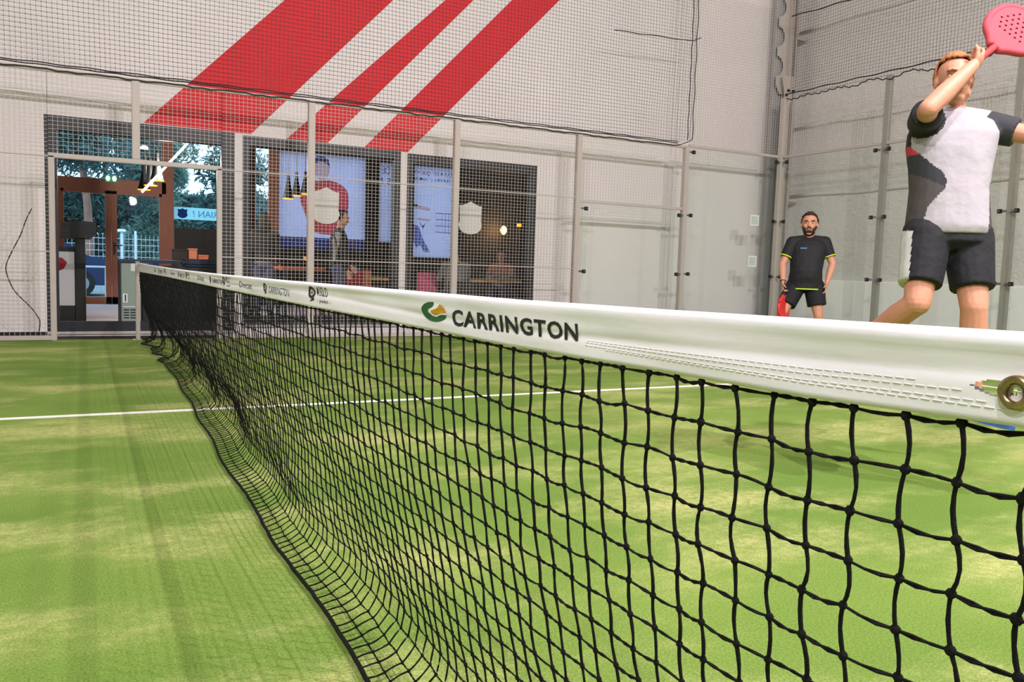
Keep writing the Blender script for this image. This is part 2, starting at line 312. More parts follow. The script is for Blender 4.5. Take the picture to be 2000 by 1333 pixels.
tag(obj('window_sticker', MB().prism(shield(4.57, 1.46, 1.945, 0.36), 'xz', WY + 0.047, WY + 0.0495), M['sticker']), 'blank pale shield sticker on the dark window left of the glowing lamp', 'sticker')

# ------------------------------------------------------------------ lamps of the hall
def hall_lamp(x, y, z, tx, ty, label, pw=1.0):
    t = thing('ceiling_lamp', (x, y, z), label, 'lamp', 'hall floodlights')
    o = Vector((x, y, z)); d = (Vector((tx, ty, 0)) - o).normalized(); s = d.cross(Vector((0, 0, 1))).normalized(); u = s.cross(d)
    def slab(a, bb, n0, n1):
        vs = [o + s * (i * a) + u * (j * bb) + d * n for n in (n0, n1) for (i, j) in ((-1, -1), (1, -1), (1, 1), (-1, 1))]
        return MB().add(vs, [(0, 1, 2, 3), (7, 6, 5, 4), (0, 1, 5, 4), (1, 2, 6, 5), (2, 3, 7, 6), (3, 0, 4, 7)])
    obj('housing', slab(0.19, 0.16, -0.09, 0.0), M['hoodlamp'], t); obj('rod', MB().tube([(x, y, z), (x, y, 8.2)], 0.012, 6), M['hoodlamp'], t)
    obj('diffuser', slab(0.14, 0.12, 0.0, 0.006), M['whitelamp'], t)
    ld = bpy.data.lights.new('lamp_light', 'AREA'); ld.shape = 'RECTANGLE'; ld.size = 0.10; ld.size_y = 0.08; ld.energy = LAMP_W * pw; ld.color = LAMP_COL
    lo = bpy.data.objects.new('lamp_light', ld); COL.objects.link(lo); lo.parent = t
    mm = Matrix((s, u, -d)).transposed().to_4x4(); mm.translation = d * 0.02; lo.matrix_local = mm
for x, y, tx, ty, p, lb in ((4.2, -1.5, 4.6, 6, 1.25, 'beyond the net'), (2.6, -1.5, 2.2, 6, 1.25, 'near the net on the far half'), (-4.2, -2.0, 8.0, 7, 0.9, 'on the near half'), (-2.4, -2.0, 9.5, 6, 0.9, 'near the net on the near half'), (5.0, -6, 10.8, 5, 1.7, 'at the near right, added as fill for the right wall'), (-5, -6, -3.0, 6, 0.7, 'at the near left, added as general fill')):  # last two are unseen lamps added to fill the hall and right wall
    hall_lamp(x, y, 7.0, tx, ty, 'grey floodlight hung from the ceiling ' + lb, p)

# ------------------------------------------------------------------ court enclosure
FY = 10.0
def wiremesh(mb, x0, x1, z0, z1, plane, d, px=0.0505, pz=0.0445, r=0.0016):
    n = max(1, round((x1 - x0) / px)); k = max(1, round((z1 - z0) / pz))
    for i in range(n + 1):
        x = x0 + (x1 - x0) * i / n
        if plane == 'xz': mb.box((x - r, d - r, z0), (x + r, d + r, z1))
        else: mb.box((d - r, x - r, z0), (d + r, x + r, z1))
    for j in range(k + 1):
        z = z0 + (z1 - z0) * j / k
        if plane == 'xz': mb.box((x0, d + r, z - r), (x1, d + 3 * r, z + r))
        else: mb.box((d + r, x0, z - r), (d + 3 * r, x1, z + r))
sf = thing('side_fence', (0, FY, 0), 'long grey-beige steel side fence with wire mesh and a gate opening', 'fence')
def part(name, a, bb, par=sf, bev=0.006, m='steel'): return obj(name, MB().bbox(a, bb, bev), M[m], par)
for x, z0, z1 in ((-2.9, 0, 3), (-0.015, 2.09, 3.0), (2.01, 0, 3), (4.01, 0, 3), (5.985, 0, 3), (7.995, 0, 3.0)): part('post', (x - 0.042, FY + 0.0, z0), (x + 0.042, FY + 0.08, z1))
for x in (-0.875, 0.9): part('gate_post', (x - 0.03, FY + 0.0, 0), (x + 0.03, FY + 0.06, 2.06))
part('gate_beam', (-0.905, FY + 0.0, 2.035), (0.93, FY + 0.06, 2.09))
for x0, x1 in ((-2.858, -0.057), (0.027, 1.968), (2.052, 3.968), (4.052, 5.943), (6.027, 7.953)): part('top_rail', (x0, FY + 0.01, 2.965), (x1, FY + 0.05, 3.0), bev=0.004)
part('top_rail', (8.037, FY + 0.01, 2.985), (9.95, FY + 0.05, 3.03), bev=0.004)
part('middle_rail', (6.027, FY + 0.01, 1.985), (7.953, FY + 0.05, 2.03), bev=0.004)
for x0, x1 in ((-2.858, -0.905), (0.93, 1.968), (2.052, 3.968), (4.052, 5.943)):
    part('bottom_rail', (x0, FY + 0.0, 0.005), (x1, FY + 0.05, 0.055), bev=0.004)
    for z in (1.0, 2.05): part('tie_bar', (x0, FY + 0.008, z - 0.007), (x1, FY + 0.028, z + 0.007), bev=0.003)
wm = MB()
for x0, x1, z0, z1 in ((-2.858, -0.905, 0.055, 2.965), (-0.905, -0.057, 2.09, 2.965), (0.027, 0.93, 2.09, 2.965), (0.93, 1.968, 0.055, 2.965), (2.052, 3.968, 0.055, 2.965), (4.052, 5.943, 0.055, 2.965), (6.027, 7.953, 2.03, 2.965), (8.037, 9.95, 3.03, 5.75)): wiremesh(wm, x0, x1, z0, z1, 'xz', FY + 0.02)
stuff(obj('wire_mesh', wm, M['wire'], sf))
EX = 10.03
ef = thing('end_fence', (EX, 6, 0), 'grey steel end fence frame behind the two players', 'fence')
for y in (8.0, 6.02, 4.0, 2.0): obj('post', MB().bbox((EX + 0.02, y - 0.045, 0), (EX + 0.10, y + 0.045, 4.0), 0.006), M['steeldark'], ef)
obj('corner_post', MB().bbox((EX - 0.02, FY + 0.01, 0), (EX + 0.08, FY + 0.1, 4.0), 0.006), M['steel'], ef)
for y0, y1 in ((8.045, 10.0), (6.065, 7.955), (4.045, 5.975), (2.045, 3.955)): obj('top_rail', MB().bbox((EX + 0.01, y0, 2.985), (EX + 0.05, y1, 3.03), 0.004), M['steel'], ef)
wm = MB()
for y0, y1 in ((8.045, 10.0), (6.065, 7.955), (4.045, 5.975), (2.045, 3.955)): wiremesh(wm, y0, y1, 3.03, 4.0, 'yz', EX + 0.03)
stuff(obj('wire_mesh', wm, M['wire'], ef))
# tempered panes with black clamps
def clamp_mb(c, plane, sgn):
    mb = MB(); h = 0.028; a, z = c
    if plane == 'xz': mb.bbox((a - h, FY - 0.02, z - h), (a + h, FY + 0.02, z + h), 0.005); mb.tube([(a, FY - 0.026, z), (a, FY - 0.018, z)], 0.011, 8, 1); mb.box((a + sgn * h, FY + 0.0, z - 0.014), (a + sgn * (h + 0.055), FY + 0.012, z + 0.014), 1)
    else: mb.bbox((EX - 0.03, a - h, z - h), (EX + 0.01, a + h, z + h), 0.005); mb.tube([(EX - 0.036, a, z), (EX - 0.028, a, z)], 0.011, 8, 1); mb.box((EX - 0.012, a + sgn * h, z - 0.014), (EX, a + sgn * (h + 0.055), z + 0.014), 1)
    return mb
def pane(plane, a0, a1, z1, zs, label):
    t = thing('glass_panel', ((a0 + a1) / 2, FY, 0.02) if plane == 'xz' else (EX, (a0 + a1) / 2, 0.02), label, 'glass panel', None)
    g = MB()
    if plane == 'xz': g.box((a0, FY - 0.008, 0.02), (a1, FY + 0.002, z1))
    else: g.box((EX - 0.015, a0, 0.02), (EX - 0.005, a1, z1))
    obj('pane', g, M['pane'], t)
    for z in zs:
        for a, s in ((a0 + 0.085, -1), (a1 - 0.085, 1)): obj('clamp', clamp_mb((a, z), plane, s), [M['black'], M['bolt']], t)
    return t
pane('xz', 6.04, 7.965, 1.985, (0.12, 0.96, 1.9), 'low glass panel under wire mesh, left of the tall corner panel')
pane('xz', 8.03, 9.99, 2.985, (0.12, 0.97, 1.91, 2.91), 'tall glass panel with two taped papers in the corner of the side fence')
pane('yz', 8.03, 9.97, 2.985, (0.12, 0.97, 1.91, 2.91), 'tall end glass panel behind the bearded far player')
pane('yz', 6.045, 7.97, 2.985, (0.12, 0.97, 1.91, 2.91), 'tall end glass panel behind the jumping player')
pane('yz', 4.03, 5.99, 2.985, (0.12, 0.97, 1.91, 2.91), 'tall end glass panel right of the jumping player')
for z0, z1, lb in ((1.82, 1.995, 'upper taped white paper on the tall corner glass panel'), (1.13, 1.31, 'lower taped white paper on the tall corner glass panel')):
    t = thing('paper_sheet', (9.49, FY + 0.004, z0), lb, 'paper'); obj('sheet', MB().box((9.41, FY + 0.0035, z0 + 0.015), (9.565, FY + 0.005, z1 - 0.015)), M['greypaper'], t)
    bb = MB()
    for a, c in (((9.395, z0), (9.58, z0 + 0.018)), ((9.395, z1 - 0.018), (9.58, z1)), ((9.395, z0 + 0.018), (9.413, z1 - 0.018)), ((9.562, z0 + 0.018), (9.58, z1 - 0.018))): bb.box((a[0], FY + 0.003, a[1]), (c[0], FY + 0.0055, c[1]))
    obj('tape_border', bb, M['paper'], t)
# loose cable on the left of the fence
pts = [(-1.072, 1.464), (-1.13, 1.33), (-1.184, 1.166), (-1.27, 0.98), (-1.326, 0.823), (-1.31, 0.7), (-1.244, 0.543), (-1.1, 0.374), (-1.03, 0.26), (-1.012, 0.2), (-1.03, 0.05), (-1.03, 0.0)]
def smoothpts(P, n=5):
    out = []
    for i in range(len(P) - 1):
        p0, p1, p2, p3 = P[max(i - 1, 0)], P[i], P[i + 1], P[min(i + 2, len(P) - 1)]
        for k in range(n):
            t = k / n; out.append(tuple(0.5 * (2 * p1[j] + (p2[j] - p0[j]) * t + (2 * p0[j] - 5 * p1[j] + 4 * p2[j] - p3[j]) * t * t + (3 * p1[j] - p0[j] - 3 * p2[j] + p3[j]) * t ** 3) for j in range(len(p1))))
    return out + [P[-1]]
tag(obj('cable', MB().tube([(x, FY + 0.045, z) for x, z in smoothpts(pts)], 0.007, 6), M['black'], smooth=True), 'thin dark cable hanging loose behind the left fence mesh', 'cable')

# safety netting above the fences
def netting(name, label, ax, d, a0, a1, z0f, z1, loc, edges):
    t = thing(name, loc, label, 'netting'); nm = MB(); s = 0.051; n = int((a1 - a0) / s); k = int((z1 - 3.0) / s)
    def P(a, z): 
        q = d + 0.02 * math.sin(a * 2.1 + z * 1.3) + 0.012 * math.sin(a * 5.3 - z * 2)
        return (a + 0.006 * math.sin(z * 3 + a), q, z) if ax == 'x' else (q, a + 0.006 * math.sin(z * 3 + a), z)
    r = 0.0012; o = [(r, r), (-r, r), (-r, -r), (r, -r)]
    def strand(pts, vert):
        vs = []; fs = []
        for p in pts:
            for u, v in o:
                if vert: vs.append((p[0] + u, p[1] + v, p[2]))
                else: vs.append((p[0], p[1] + u, p[2] + v) if ax == 'x' else (p[0] + u, p[1], p[2] + v))
        for i in range(len(pts) - 1):
            for q in range(4): fs.append((i * 4 + q, i * 4 + (q + 1) % 4, i * 4 + 4 + (q + 1) % 4, i * 4 + 4 + q))
        nm.add(vs, fs)
    for i in range(n + 1):
        a = a0 + i * s; zb = z0f(a); m = int((z1 - zb) / 0.25) + 1
        strand([P(a, zb + (z1 - zb) * j / m) for j in range(m + 1)], True)
    kr = 0.0066
    for j in range(k + 1):
        z = z1 - j * s
        aa = [a0 + i * s for i in range(n + 1) if z >= z0f(a0 + i * s) - 0.001]
        if len(aa) < 2: continue
        strand([P(a, z) for a in aa[::5]] + ([P(aa[-1], z)] if (len(aa) - 1) % 5 else []), False)
        if z < 5.9:
            for a in aa:
                p = P(a, z)
                nm.add([(p[0] + kr, p[1], p[2]), (p[0] - kr, p[1], p[2]), (p[0], p[1] + kr, p[2]), (p[0], p[1] - kr, p[2]), (p[0], p[1], p[2] + kr), (p[0], p[1], p[2] - kr)], [(0, 2, 4), (2, 1, 4), (1, 3, 4), (3, 0, 4), (2, 0, 5), (1, 2, 5), (3, 1, 5), (0, 3, 5)])
    stuff(obj('netting', nm, M['netting'], t))
    for e in edges: obj('edge_rope', MB().tube(e, 0.009 if ax == 'y' else 0.007, 6), M['netting'], t, True)
    return t
rope = [(x * 0.1 - 4, FY - 0.006 + 0.004 * math.sin(x * 2.2), 2.985 + 0.006 * math.sin(x * 0.9) + 0.005 * math.sin(x * 2.7)) for x in range(0, 116)]
rope += [(7.72, FY, 2.985), (7.85, FY - 0.01, 3.01), (8.0, FY - 0.02, 3.075), (8.06, FY - 0.02, 3.11)]
rope2 = [(8.06 + 0.01 * math.sin(k * 1.1), FY - 0.01, 3.11 + k * 0.1) for k in range(0, 33)]
rope4 = [(7.97 + 0.008 * math.sin(k * 1.7), FY - 0.004, 3.09 + k * 0.1) for k in range(0, 33)]
rope3 = [(6.5 + 0.1 * k, FY - 0.005, 4.56 + 0.004 * k + 0.006 * math.sin(k)) for k in range(0, 15)] + [(8.0, FY - 0.02, 4.63), (8.12, FY - 0.03, 4.69)]
hem = [(x * 0.1 - 4, FY + 0.01, 3.05 + 0.005 * math.sin(x * 1.3)) for x in range(0, 119)]
hem1 = [(x * 0.1 - 4, FY + 0.012, 3.028 + 0.004 * math.sin(x * 1.7)) for x in range(0, 119)]
def z0side(a): return 3.02 if a < 7.75 else 3.02 + (a - 7.75) * 0.3
netting('side_netting', 'dark knotted safety netting hung above the long side fence', 'x', FY + 0.005, -4, 8.05, z0side, 6.4, (2, FY, 3.02), [rope, rope2, rope3, rope4, hem, hem1])
wob = lambda y: 4.0 - 0.03 * abs(math.sin(y * 4.1)) - 0.02 * math.sin(y * 9.7) + 0.0 
erope = [(EX + 0.02 + 0.008 * math.sin(y * 0.7), 10.0 - y * 0.05, wob(10.0 - y * 0.05) - 0.012 * (y % 3)) for y in range(0, 162)]
seam = [(EX + 0.03, 10.0 - y * 0.1, 5.34 - 0.004 * y + 0.01 * math.sin(y * 0.8)) for y in range(0, 81)]
hem2 = [(EX + 0.03, 10.0 - y * 0.1, 4.06 + 0.008 * math.sin(y)) for y in range(0, 81)]
netting('end_netting', 'dark safety netting with a wavy lower rope above the end glass', 'y', EX + 0.03, 1.9, 10.0, lambda a: 4.0, 6.4, (EX, 6, 4.0), [erope, hem2, seam])

# steel column of the building in the corner
cl = thing('steel_column', (10.4, 10.4, 0), 'pale steel building column with oval web holes in the corner', 'column')
wb = MB(); hx0, hx1 = 10.16, 10.40
holes = [4.62, 5.12, 5.62, 6.12]
z = 4.2
pl = [(hx1, 4.15), (hx1, 7.9), (hx0, 7.9)]
for hz in sorted(holes, reverse=True):
    pl += [(hx0, hz + 0.24)]
    for t in range(9):
        a = math.pi / 2 - math.pi * t / 8; pl.append((hx0 + 0.15 * math.cos(a), hz + 0.17 * math.sin(a)))
    pl += [(hx0, hz - 0.2)]
pl += [(hx0, 4.3), (10.26, 4.15)]
obj('web_plate', wb.prism(pl, 'xz', 10.38, 10.39), M['steel'], cl)
for x0, x1, y0, y1 in ((10.38, 10.40, 10.29, 10.47), (10.43, 10.46, 10.32, 10.46), (10.5, 10.53, 10.3, 10.5)): obj('flange', MB().bbox((x0, y0, 0), (x1, y1, 7.9), 0.004), M['steel'], cl)
obj('back_web', MB().box((10.15, 10.46, 0), (10.53, 10.475, 7.9)), M['hoodlamp'], cl)
obj('gusset_plate', MB().prism([(10.2, 4.45), (10.5, 4.45), (10.42, 4.0), (10.36, 3.9), (10.28, 4.05)], 'xz', 10.27, 10.285), M['steel'], cl)
for x, z in ((10.3, 4.12), (10.34, 4.2), (10.45, 4.2)): obj('bolt', MB().tube([(x, 10.24, z), (x, 10.272, z)], 0.024, 6), M['black'], cl)
obj('tube', MB().tube([(10.33, 10.34, 0), (10.33, 10.34, 4.0)], 0.05, 12), M['steel'], cl, True)
obj('bracket', MB().bbox((10.53, 10.3, 5.1), (10.74, 10.42, 5.16), 0.004), M['steel'], cl); obj('bracket', MB().bbox((10.53, 10.3, 2.3), (10.74, 10.42, 2.34), 0.004), M['steel'], cl)

# ------------------------------------------------------------------ the net
def interp(tab, y):
    if y <= tab[0][0]: return tab[0][1]
    for (a, va), (c, vc) in zip(tab, tab[1:]):
        if y <= c: return va + (vc - va) * (y - a) / (c - a)
    return tab[-1][1]
TOP = [(-0.6, 0.939), (-0.24, 0.934), (0.17, 0.926), (0.56, 0.92), (1.14, 0.915), (2.16, 0.906), (3.6, 0.897), (5.0, 0.892), (6.25, 0.891), (8, 0.893), (9.96, 0.898)]
BOT = [(-0.6, 0.876), (-0.24, 0.868), (-0.05, 0.8595), (0.166, 0.856), (0.55, 0.848), (1.14, 0.846), (2.16, 0.838), (3.63, 0.831), (6.26, 0.821), (8, 0.810), (9.96, 0.797)]
ROPEX = [(-0.6, -0.03), (1.17, -0.024), (1.92, -0.02), (2.56, -0.02), (3.56, -0.008), (4.9, 0.03), (6.2, 0.06), (7.2, 0.07), (8.6, 0.04), (9.9, 0.012)]
pn = thing('padel_net', (0, 5, 0), 'black knotted court net with a white lettered headband', 'net')
# headband
def surf(t, y): return -0.0045 - 0.0040 * math.exp(-((t - 0.10) / 0.10) ** 2) - 0.0016 * math.sin(t * 3.0 + 1.2 * math.sin(y * 3.1)) * (1 if t > 0.15 else 0) + 0.0022 * math.exp(-((t - 0.5 - 0.12 * math.sin(y * 2.3)) / 0.10) ** 2) + 0.0007 * math.sin(y * 17 + t * 5) - 0.0015 * max(0, (t - 0.75)) 
ts = [0, 0.03, 0.07, 0.13, 0.2, 0.28, 0.36, 0.42, 0.48] + [0.50 + 0.018 * k for k in range(15)] + [0.78, 0.84, 0.92, 1.0]
ys = [-0.55 + 0.004 * i for i in range(0, 125)] + [-0.05 + 0.02 * i for i in range(0, 55)] + [1.05 + 0.08 * i for i in range(0, 112)]
ys = [y for y in ys if y <= 9.95] + [9.95]
tp = MB(); nt_ = len(ts); vs = []; fs = []
YC, ZC = -0.237, 0.8935
for y in ys:
    zt, zb = interp(TOP, y), interp(BOT, y)
    rows = []
    for t in ts: rows.append((surf(t, y), y, zt + (zb - zt) * t))
    for t in reversed(ts): rows.append((0.0055 if t > 0 else 0.0025, y, zt + (zb - zt) * t + (0.0022 if t == 0 else 0)))
    rows[0] = (-0.003, y, zt + 0.0012)
    vs += rows
nr = 2 * nt_
for i in range(len(ys) - 1):
    for k in range(nr):
        k2 = (k + 1) % nr
        yc = (ys[i] + ys[i + 1]) / 2; zc = (vs[i * nr + k][2] + vs[i * nr + k2][2]) / 2
        if k >= nt_: yc -= 0.0055
        if k != nr - 1 and k != nt_ - 1 and abs(yc + 0.226) < 0.019 and abs(zc - ZC) < 0.0062 * (1 - ((yc + 0.226) / 0.0195) ** 2): continue
        fs.append((i * nr + k, i * nr + k2, (i + 1) * nr + k2, (i + 1) * nr + k))
hb = obj('headband', tp.add(vs, fs), M['tape'], pn, True)
# eyelet
ey = MB(); Rr = [(0.0062, 0), (0.0068, 0.0022), (0.0095, 0.0034), (0.0122, 0.0018), (0.0128, -0.001), (0.0125, -0.008), (0.0064, -0.008), (0.0062, 0)]
for r, h in Rr:
    for k in range(28): a = 2 * math.pi * k / 28; ey.v.append((-0.0085 - h, -0.242 + r * math.cos(a), 0.8925 + r * math.sin(a)))
for i in range(len(Rr) - 1):
    for k in range(28): ey.f.append((i * 28 + k, i * 28 + (k + 1) % 28, (i + 1) * 28 + (k + 1) % 28, (i + 1) * 28 + k)); ey.m.append(0)
e = obj('eyelet', ey, M['brass'], hb, True); e['label'] = 'brass eyelet ring at the near end of the headband'
# stitching rows
sm = MB()
for row, (t0, y0, y1) in enumerate(((0.62, -0.16, 0.33), (0.66, -0.2, 0.33), (0.74, -0.22, 0.33), (0.8, -0.3, 0.28))):
    y = y0
    while y < y1:
        tt = t0 + 0.03 * math.sin(y * 4 + row); z0 = interp(TOP, y) + (interp(BOT, y) - interp(TOP, y)) * tt
        sm.tube([(surf(tt, y) - 0.0004, y, z0), (surf(tt, y) - 0.0006, y + 0.004, z0 - 0.00005), (surf(tt, y) - 0.0004, y + 0.008, z0 - 0.0001)], 0.00042, 5); y += 0.0105
stuff(obj('stitching', sm, M['stitch'], hb))
# printed words on the band
def text_polys(s, bold=0.0):
    cu = bpy.data.curves.new('t', 'FONT'); cu.body = s; cu.size = 1.0; cu.offset = bold; cu.space_character = 1.0 + 4.5 * max(0, bold); cu.resolution_u = 3
    o = bpy.data.objects.new('t', cu); COL.objects.link(o); dg = bpy.context.evaluated_depsgraph_get(); dg.update()
    me = o.evaluated_get(dg).to_mesh(); V = [tuple(v.co) for v in me.vertices]; F = [tuple(p.vertices) for p in me.polygons]
    o.evaluated_get(dg).to_mesh_clear(); bpy.data.objects.remove(o); bpy.data.curves.remove(cu)
    x0 = min(v[0] for v in V); x1 = max(v[0] for v in V); y0 = min(v[1] for v in V); y1 = max(v[1] for v in V)
    return [((v[0] - x0) / (x1 - x0), (v[1] - y0) / (y1 - y0)) for v in V], F
def onband(y, z, off=0.0009):
    zt, zb = interp(TOP, y), interp(BOT, y); return (surf((zt - z) / (zt - zb), y) - off, y, z)
def band_text(s, yf, ztop, zbot, m='ink', bold=0.0, name='lettering'):
    V, F = text_polys(s, bold); mb = MB(); vs = []
    for u, v in V: y = yf(u); vs.append(onband(y, zbot(u) + (ztop(u) - zbot(u)) * v))
    mb.add(vs, F); return obj(name, mb, M[m], hb)
yq = lambda u: 0.779 - 0.51 * u + 0.083 * u * u
band_text('CARRINGTON', yq, lambda u: 0.8935 + 0.005 * u, lambda u: 0.864 + 0.0105 * u, 'ink', 0.028)
def ring_poly(cy, cz, ry, rz, a0, a1, f0, f1, n=18):
    return [(cy - ry * f1 * math.cos(a0 + (a1 - a0) * k / n), cz + rz * f1 * math.sin(a0 + (a1 - a0) * k / n)) for k in range(n + 1)] + [(cy - ry * f0 * math.cos(a1 + (a0 - a1) * k / n), cz + rz * f0 * math.sin(a1 + (a0 - a1) * k / n)) for k in range(n + 1)]
def flat_on_band(poly, m, off, name): 
    return obj(name, MB().add([onband(y, z, off) for y, z in poly], [tuple(range(len(poly)))]), M[m], hb)
ec, ez = 0.866, 0.8835
E2 = lambda pts: [(ec - 0.062 * a, ez + 0.0185 * c) for a, c in pts]      # unit disc as seen, x to the right
circ = lambda a0, a1, n=20: [(math.cos(math.radians(a0 + (a1 - a0) * k / n)), math.sin(math.radians(a0 + (a1 - a0) * k / n))) for k in range(n + 1)]
flat_on_band(E2(circ(86, 350) + [(0.45, -0.25), (0.2, -0.42), (-0.1, -0.38), (-0.36, -0.1), (-0.32, 0.15), (-0.02, 0.42), (0.1, 0.7)]), 'inkgreen', 0.0009, 'emblem_green')
flat_on_band(E2(circ(86, 58, 6) + [(0.34, 0.5), (0.14, 0.22), (-0.06, 0.0), (0.02, -0.18), (0.28, -0.22), (0.62, 0.02), (0.98, 0.06)] + circ(4, -9, 3) + [(0.7, -0.15), (0.45, -0.3), (0.2, -0.5), (-0.12, -0.44), (-0.42, -0.1), (-0.38, 0.18), (-0.06, 0.46), (0.06, 0.72)]), 'inkwhite', 0.0011, 'emblem_white')
flat_on_band(E2(circ(60, 3, 10) + [(0.7, 0.0), (0.42, -0.14), (0.2, -0.32), (-0.02, -0.28), (-0.2, -0.05), (-0.14, 0.12), (0.18, 0.3), (0.36, 0.5)]), 'inkgold', 0.0013, 'emblem_gold')
# smaller sponsor marks further along, in the order of the photograph
def leaf_mark(yc, zc, ry, rz):
    flat_on_band(ring_poly(yc, zc, ry, rz, 0, 2 * math.pi, 0.5, 1.0, 22), 'ink', 0.0009, 'emblem')
    flat_on_band([(yc - ry * 0.6, zc - rz * 0.55), (yc + ry * 0.3, zc - rz * 1.5), (yc - ry * 0.9, zc - rz * 1.2)], 'ink', 0.0009, 'emblem')
    flat_on_band([(yc - ry * .1, zc + rz * .35), (yc + ry * .3, zc - rz * .2), (yc - ry * .2, zc - rz * .35)], 'ink', 0.001, 'emblem')
yk = 1.83; i = 0
seq = [(1.83, 'A'), (2.52, 'C'), (3.08, 'D'), (3.5, 'A'), (3.95, 'C'), (4.5, 'D'), (5.05, 'A'), (5.55, 'C'), (6.1, 'D'), (6.6, 'A'), (7.15, 'C'), (7.7, 'D')]
for y0, kd in seq:
    zt, zb = interp(TOP, y0), interp(BOT, y0); H = zt - zb; md = zb + H * 0.5
    if kd == 'A':
        leaf_mark(y0 - 0.02, md + H * 0.12, 0.04, H * 0.26)
        band_text('ASCLO', lambda u: y0 - 0.085 - 0.11 * u, lambda u: md + H * 0.40, lambda u: md + H * 0.02, 'ink', -0.005)
        band_text('- padel -', lambda u: y0 - 0.09 - 0.14 * u, lambda u: md - H * 0.10, lambda u: md - H * 0.28, 'ink', 0.0)
    elif kd == 'C':
        leaf_mark(y0 - 0.02, md + H * 0.05, 0.03, H * 0.24)
        band_text('CARRINGTON', lambda u: y0 - 0.09 - 0.33 * u, lambda u: md + H * 0.16, lambda u: md - H * 0.2, 'inkgrey', 0.0)
    else: band_text('Decat', lambda u: y0 - 0.04 - 0.28 * u, lambda u: md + H * 0.22, lambda u: md - H * 0.16, 'inkgrey', 0.0)
# knotted mesh
SP, RW, NR = 0.0495, 0.0445, 20
ycols = [-0.545 + SP * i + U(-0.003, 0.003) for i in range(int((9.93 + 0.545) / SP) + 1)]
def profile(y):
    zb = interp(BOT, y); rxp = interp(ROPEX, y) + (0.03 * math.sin(y * 7.3) + 0.02 * math.sin(y * 12.1) if y > 7.5 else 0.008 * math.sin(y * 5.1)); kx = rxp + 0.105 + 0.015 * math.sin(y * 1.9)
    rz = 0.014 + (0.012 if y > 7.5 else 0.0)
    B = [(0.0, zb - 0.004), (0.006, zb - 0.15), (0.025, zb - 0.32), (0.055, 0.36), (kx - 0.005, 0.20), (kx + 0.012, 0.11), (kx - 0.005, 0.055), (kx - 0.045, 0.028), (rxp, rz)]
    P = smoothpts(B, 8); L = [0]
    for a, c in zip(P, P[1:]): L.append(L[-1] + math.hypot(a[0] - c[0], a[1] - c[1]))
    out = []
    for j in range(NR + 1):
        s = L[-1] * j / NR; k = 0
        while k < len(L) - 2 and L[k + 1] < s: k += 1
        f = (s - L[k]) / max(1e-9, L[k + 1] - L[k]); out.append((P[k][0] + (P[k + 1][0] - P[k][0]) * f, P[k][1] + (P[k + 1][1] - P[k][1]) * f))
    return out
nodes = []
lean = 0
for i, y in enumerate(ycols):
    pr = profile(y); lean = lean * 0.8 + U(-0.004, 0.004)
    nodes.append([Vector((p[0] + U(-0.002, 0.002), y + lean * min(1, j / 6) + U(-0.0025, 0.0025), p[1] + (U(-0.0025, 0.0025) if 0 < j < NR else 0))) for j, p in enumerate(pr)])
nm = MB()
def strand(pts, r, n): nm.tube(pts, r, n, 0, False)
wphase = 0
for i in range(len(ycols)):
    near = ycols[i] < 2.2; y = ycols[i]; n = 6 if near else 4
    pts = []
    for j in range(NR):
        a, c = nodes[i][j], nodes[i][j + 1]; sgn = (1 if (j + (i // 3)) % 2 else -1); amp = sgn * U(0.003, 0.007) + U(-0.002, 0.002)
        pts.append(a)
        ks = (0.25, 0.5, 0.75) if near else (0.35, 0.7)
        for t in ks: p = a.lerp(c, t); p.y += amp * math.sin(math.pi * t); p.x += 0.4 * amp * math.sin(math.pi * t); pts.append(p)
    pts.append(nodes[i][NR])
    rr = [0.0021 + U(-0.0003, 0.0004) for _ in pts]
    strand(pts, rr, n)
for j in range(NR + 1):
    pts = []; rr = []; big = 0.0052 if j == NR else 0.0
    for i in range(len(ycols) - 1):
        a, c = nodes[i][j], nodes[i + 1][j]; pts.append(a); sag = U(-0.001, 0.003)
        for t in (0.33, 0.66): p = a.lerp(c, t); p.z -= sag * (1 if j < NR else 0); pts.append(p)
    pts.append(nodes[-1][j])
    if j == NR: strand(pts, 0.0065, 6)
    else:
        for ph in (0, math.pi):       # two-ply twisted weft
            q = []
            for k, p in enumerate(pts):
                f = 0.0 if k % 3 == 0 else 0.0013
                q.append(p + Vector((f * math.cos(ph + k * 2.4), 0, f * math.sin(ph + k * 2.4))))
            lim = next(k for k, p in enumerate(q) if p.y > 2.2)
            if ph == 0: strand(q[:lim + 1], 0.00135, 5); strand(q[lim:], 0.0019, 4)
            else: strand(q[:lim + 1], 0.00135, 5)
for i in range(len(ycols)):
    near = ycols[i] < 1.5
    for j in range(NR):
        c = nodes[i][j]; r = (0.0040 * U(0.9, 1.1), 0.0045 * U(0.9, 1.15), 0.0048 * U(0.9, 1.1))
        nm.sph(c, r, 8 if near else 4, 5 if near else 3)
for i in range(0, len(ycols)):        # lashings between headband and first row
    c = nodes[i][0]; nm.tube([c, (0.0, c.y + 0.001, interp(BOT, c.y) + 0.006)], 0.0019, 5, 0, False)
stuff(obj('net_mesh', nm, M['cord'], pn, True))
npst = thing('net_post', (0, FY - 0.04, 0), 'grey steel net post at the far end of the net by the gate', 'post')
obj('post', MB().bbox((-0.035, FY - 0.03, 0.008), (0.012, FY + 0.03, 0.905), 0.008), M['steel'], npst); obj('base_plate', MB().bbox((-0.07, FY - 0.06, 0), (0.05, FY + 0.04, 0.008), 0.002), M['steel'], npst)
obj('cap', MB().bbox((-0.038, FY - 0.033, 0.905), (0.015, FY + 0.033, 0.918), 0.004), M['hoodlamp'], npst)

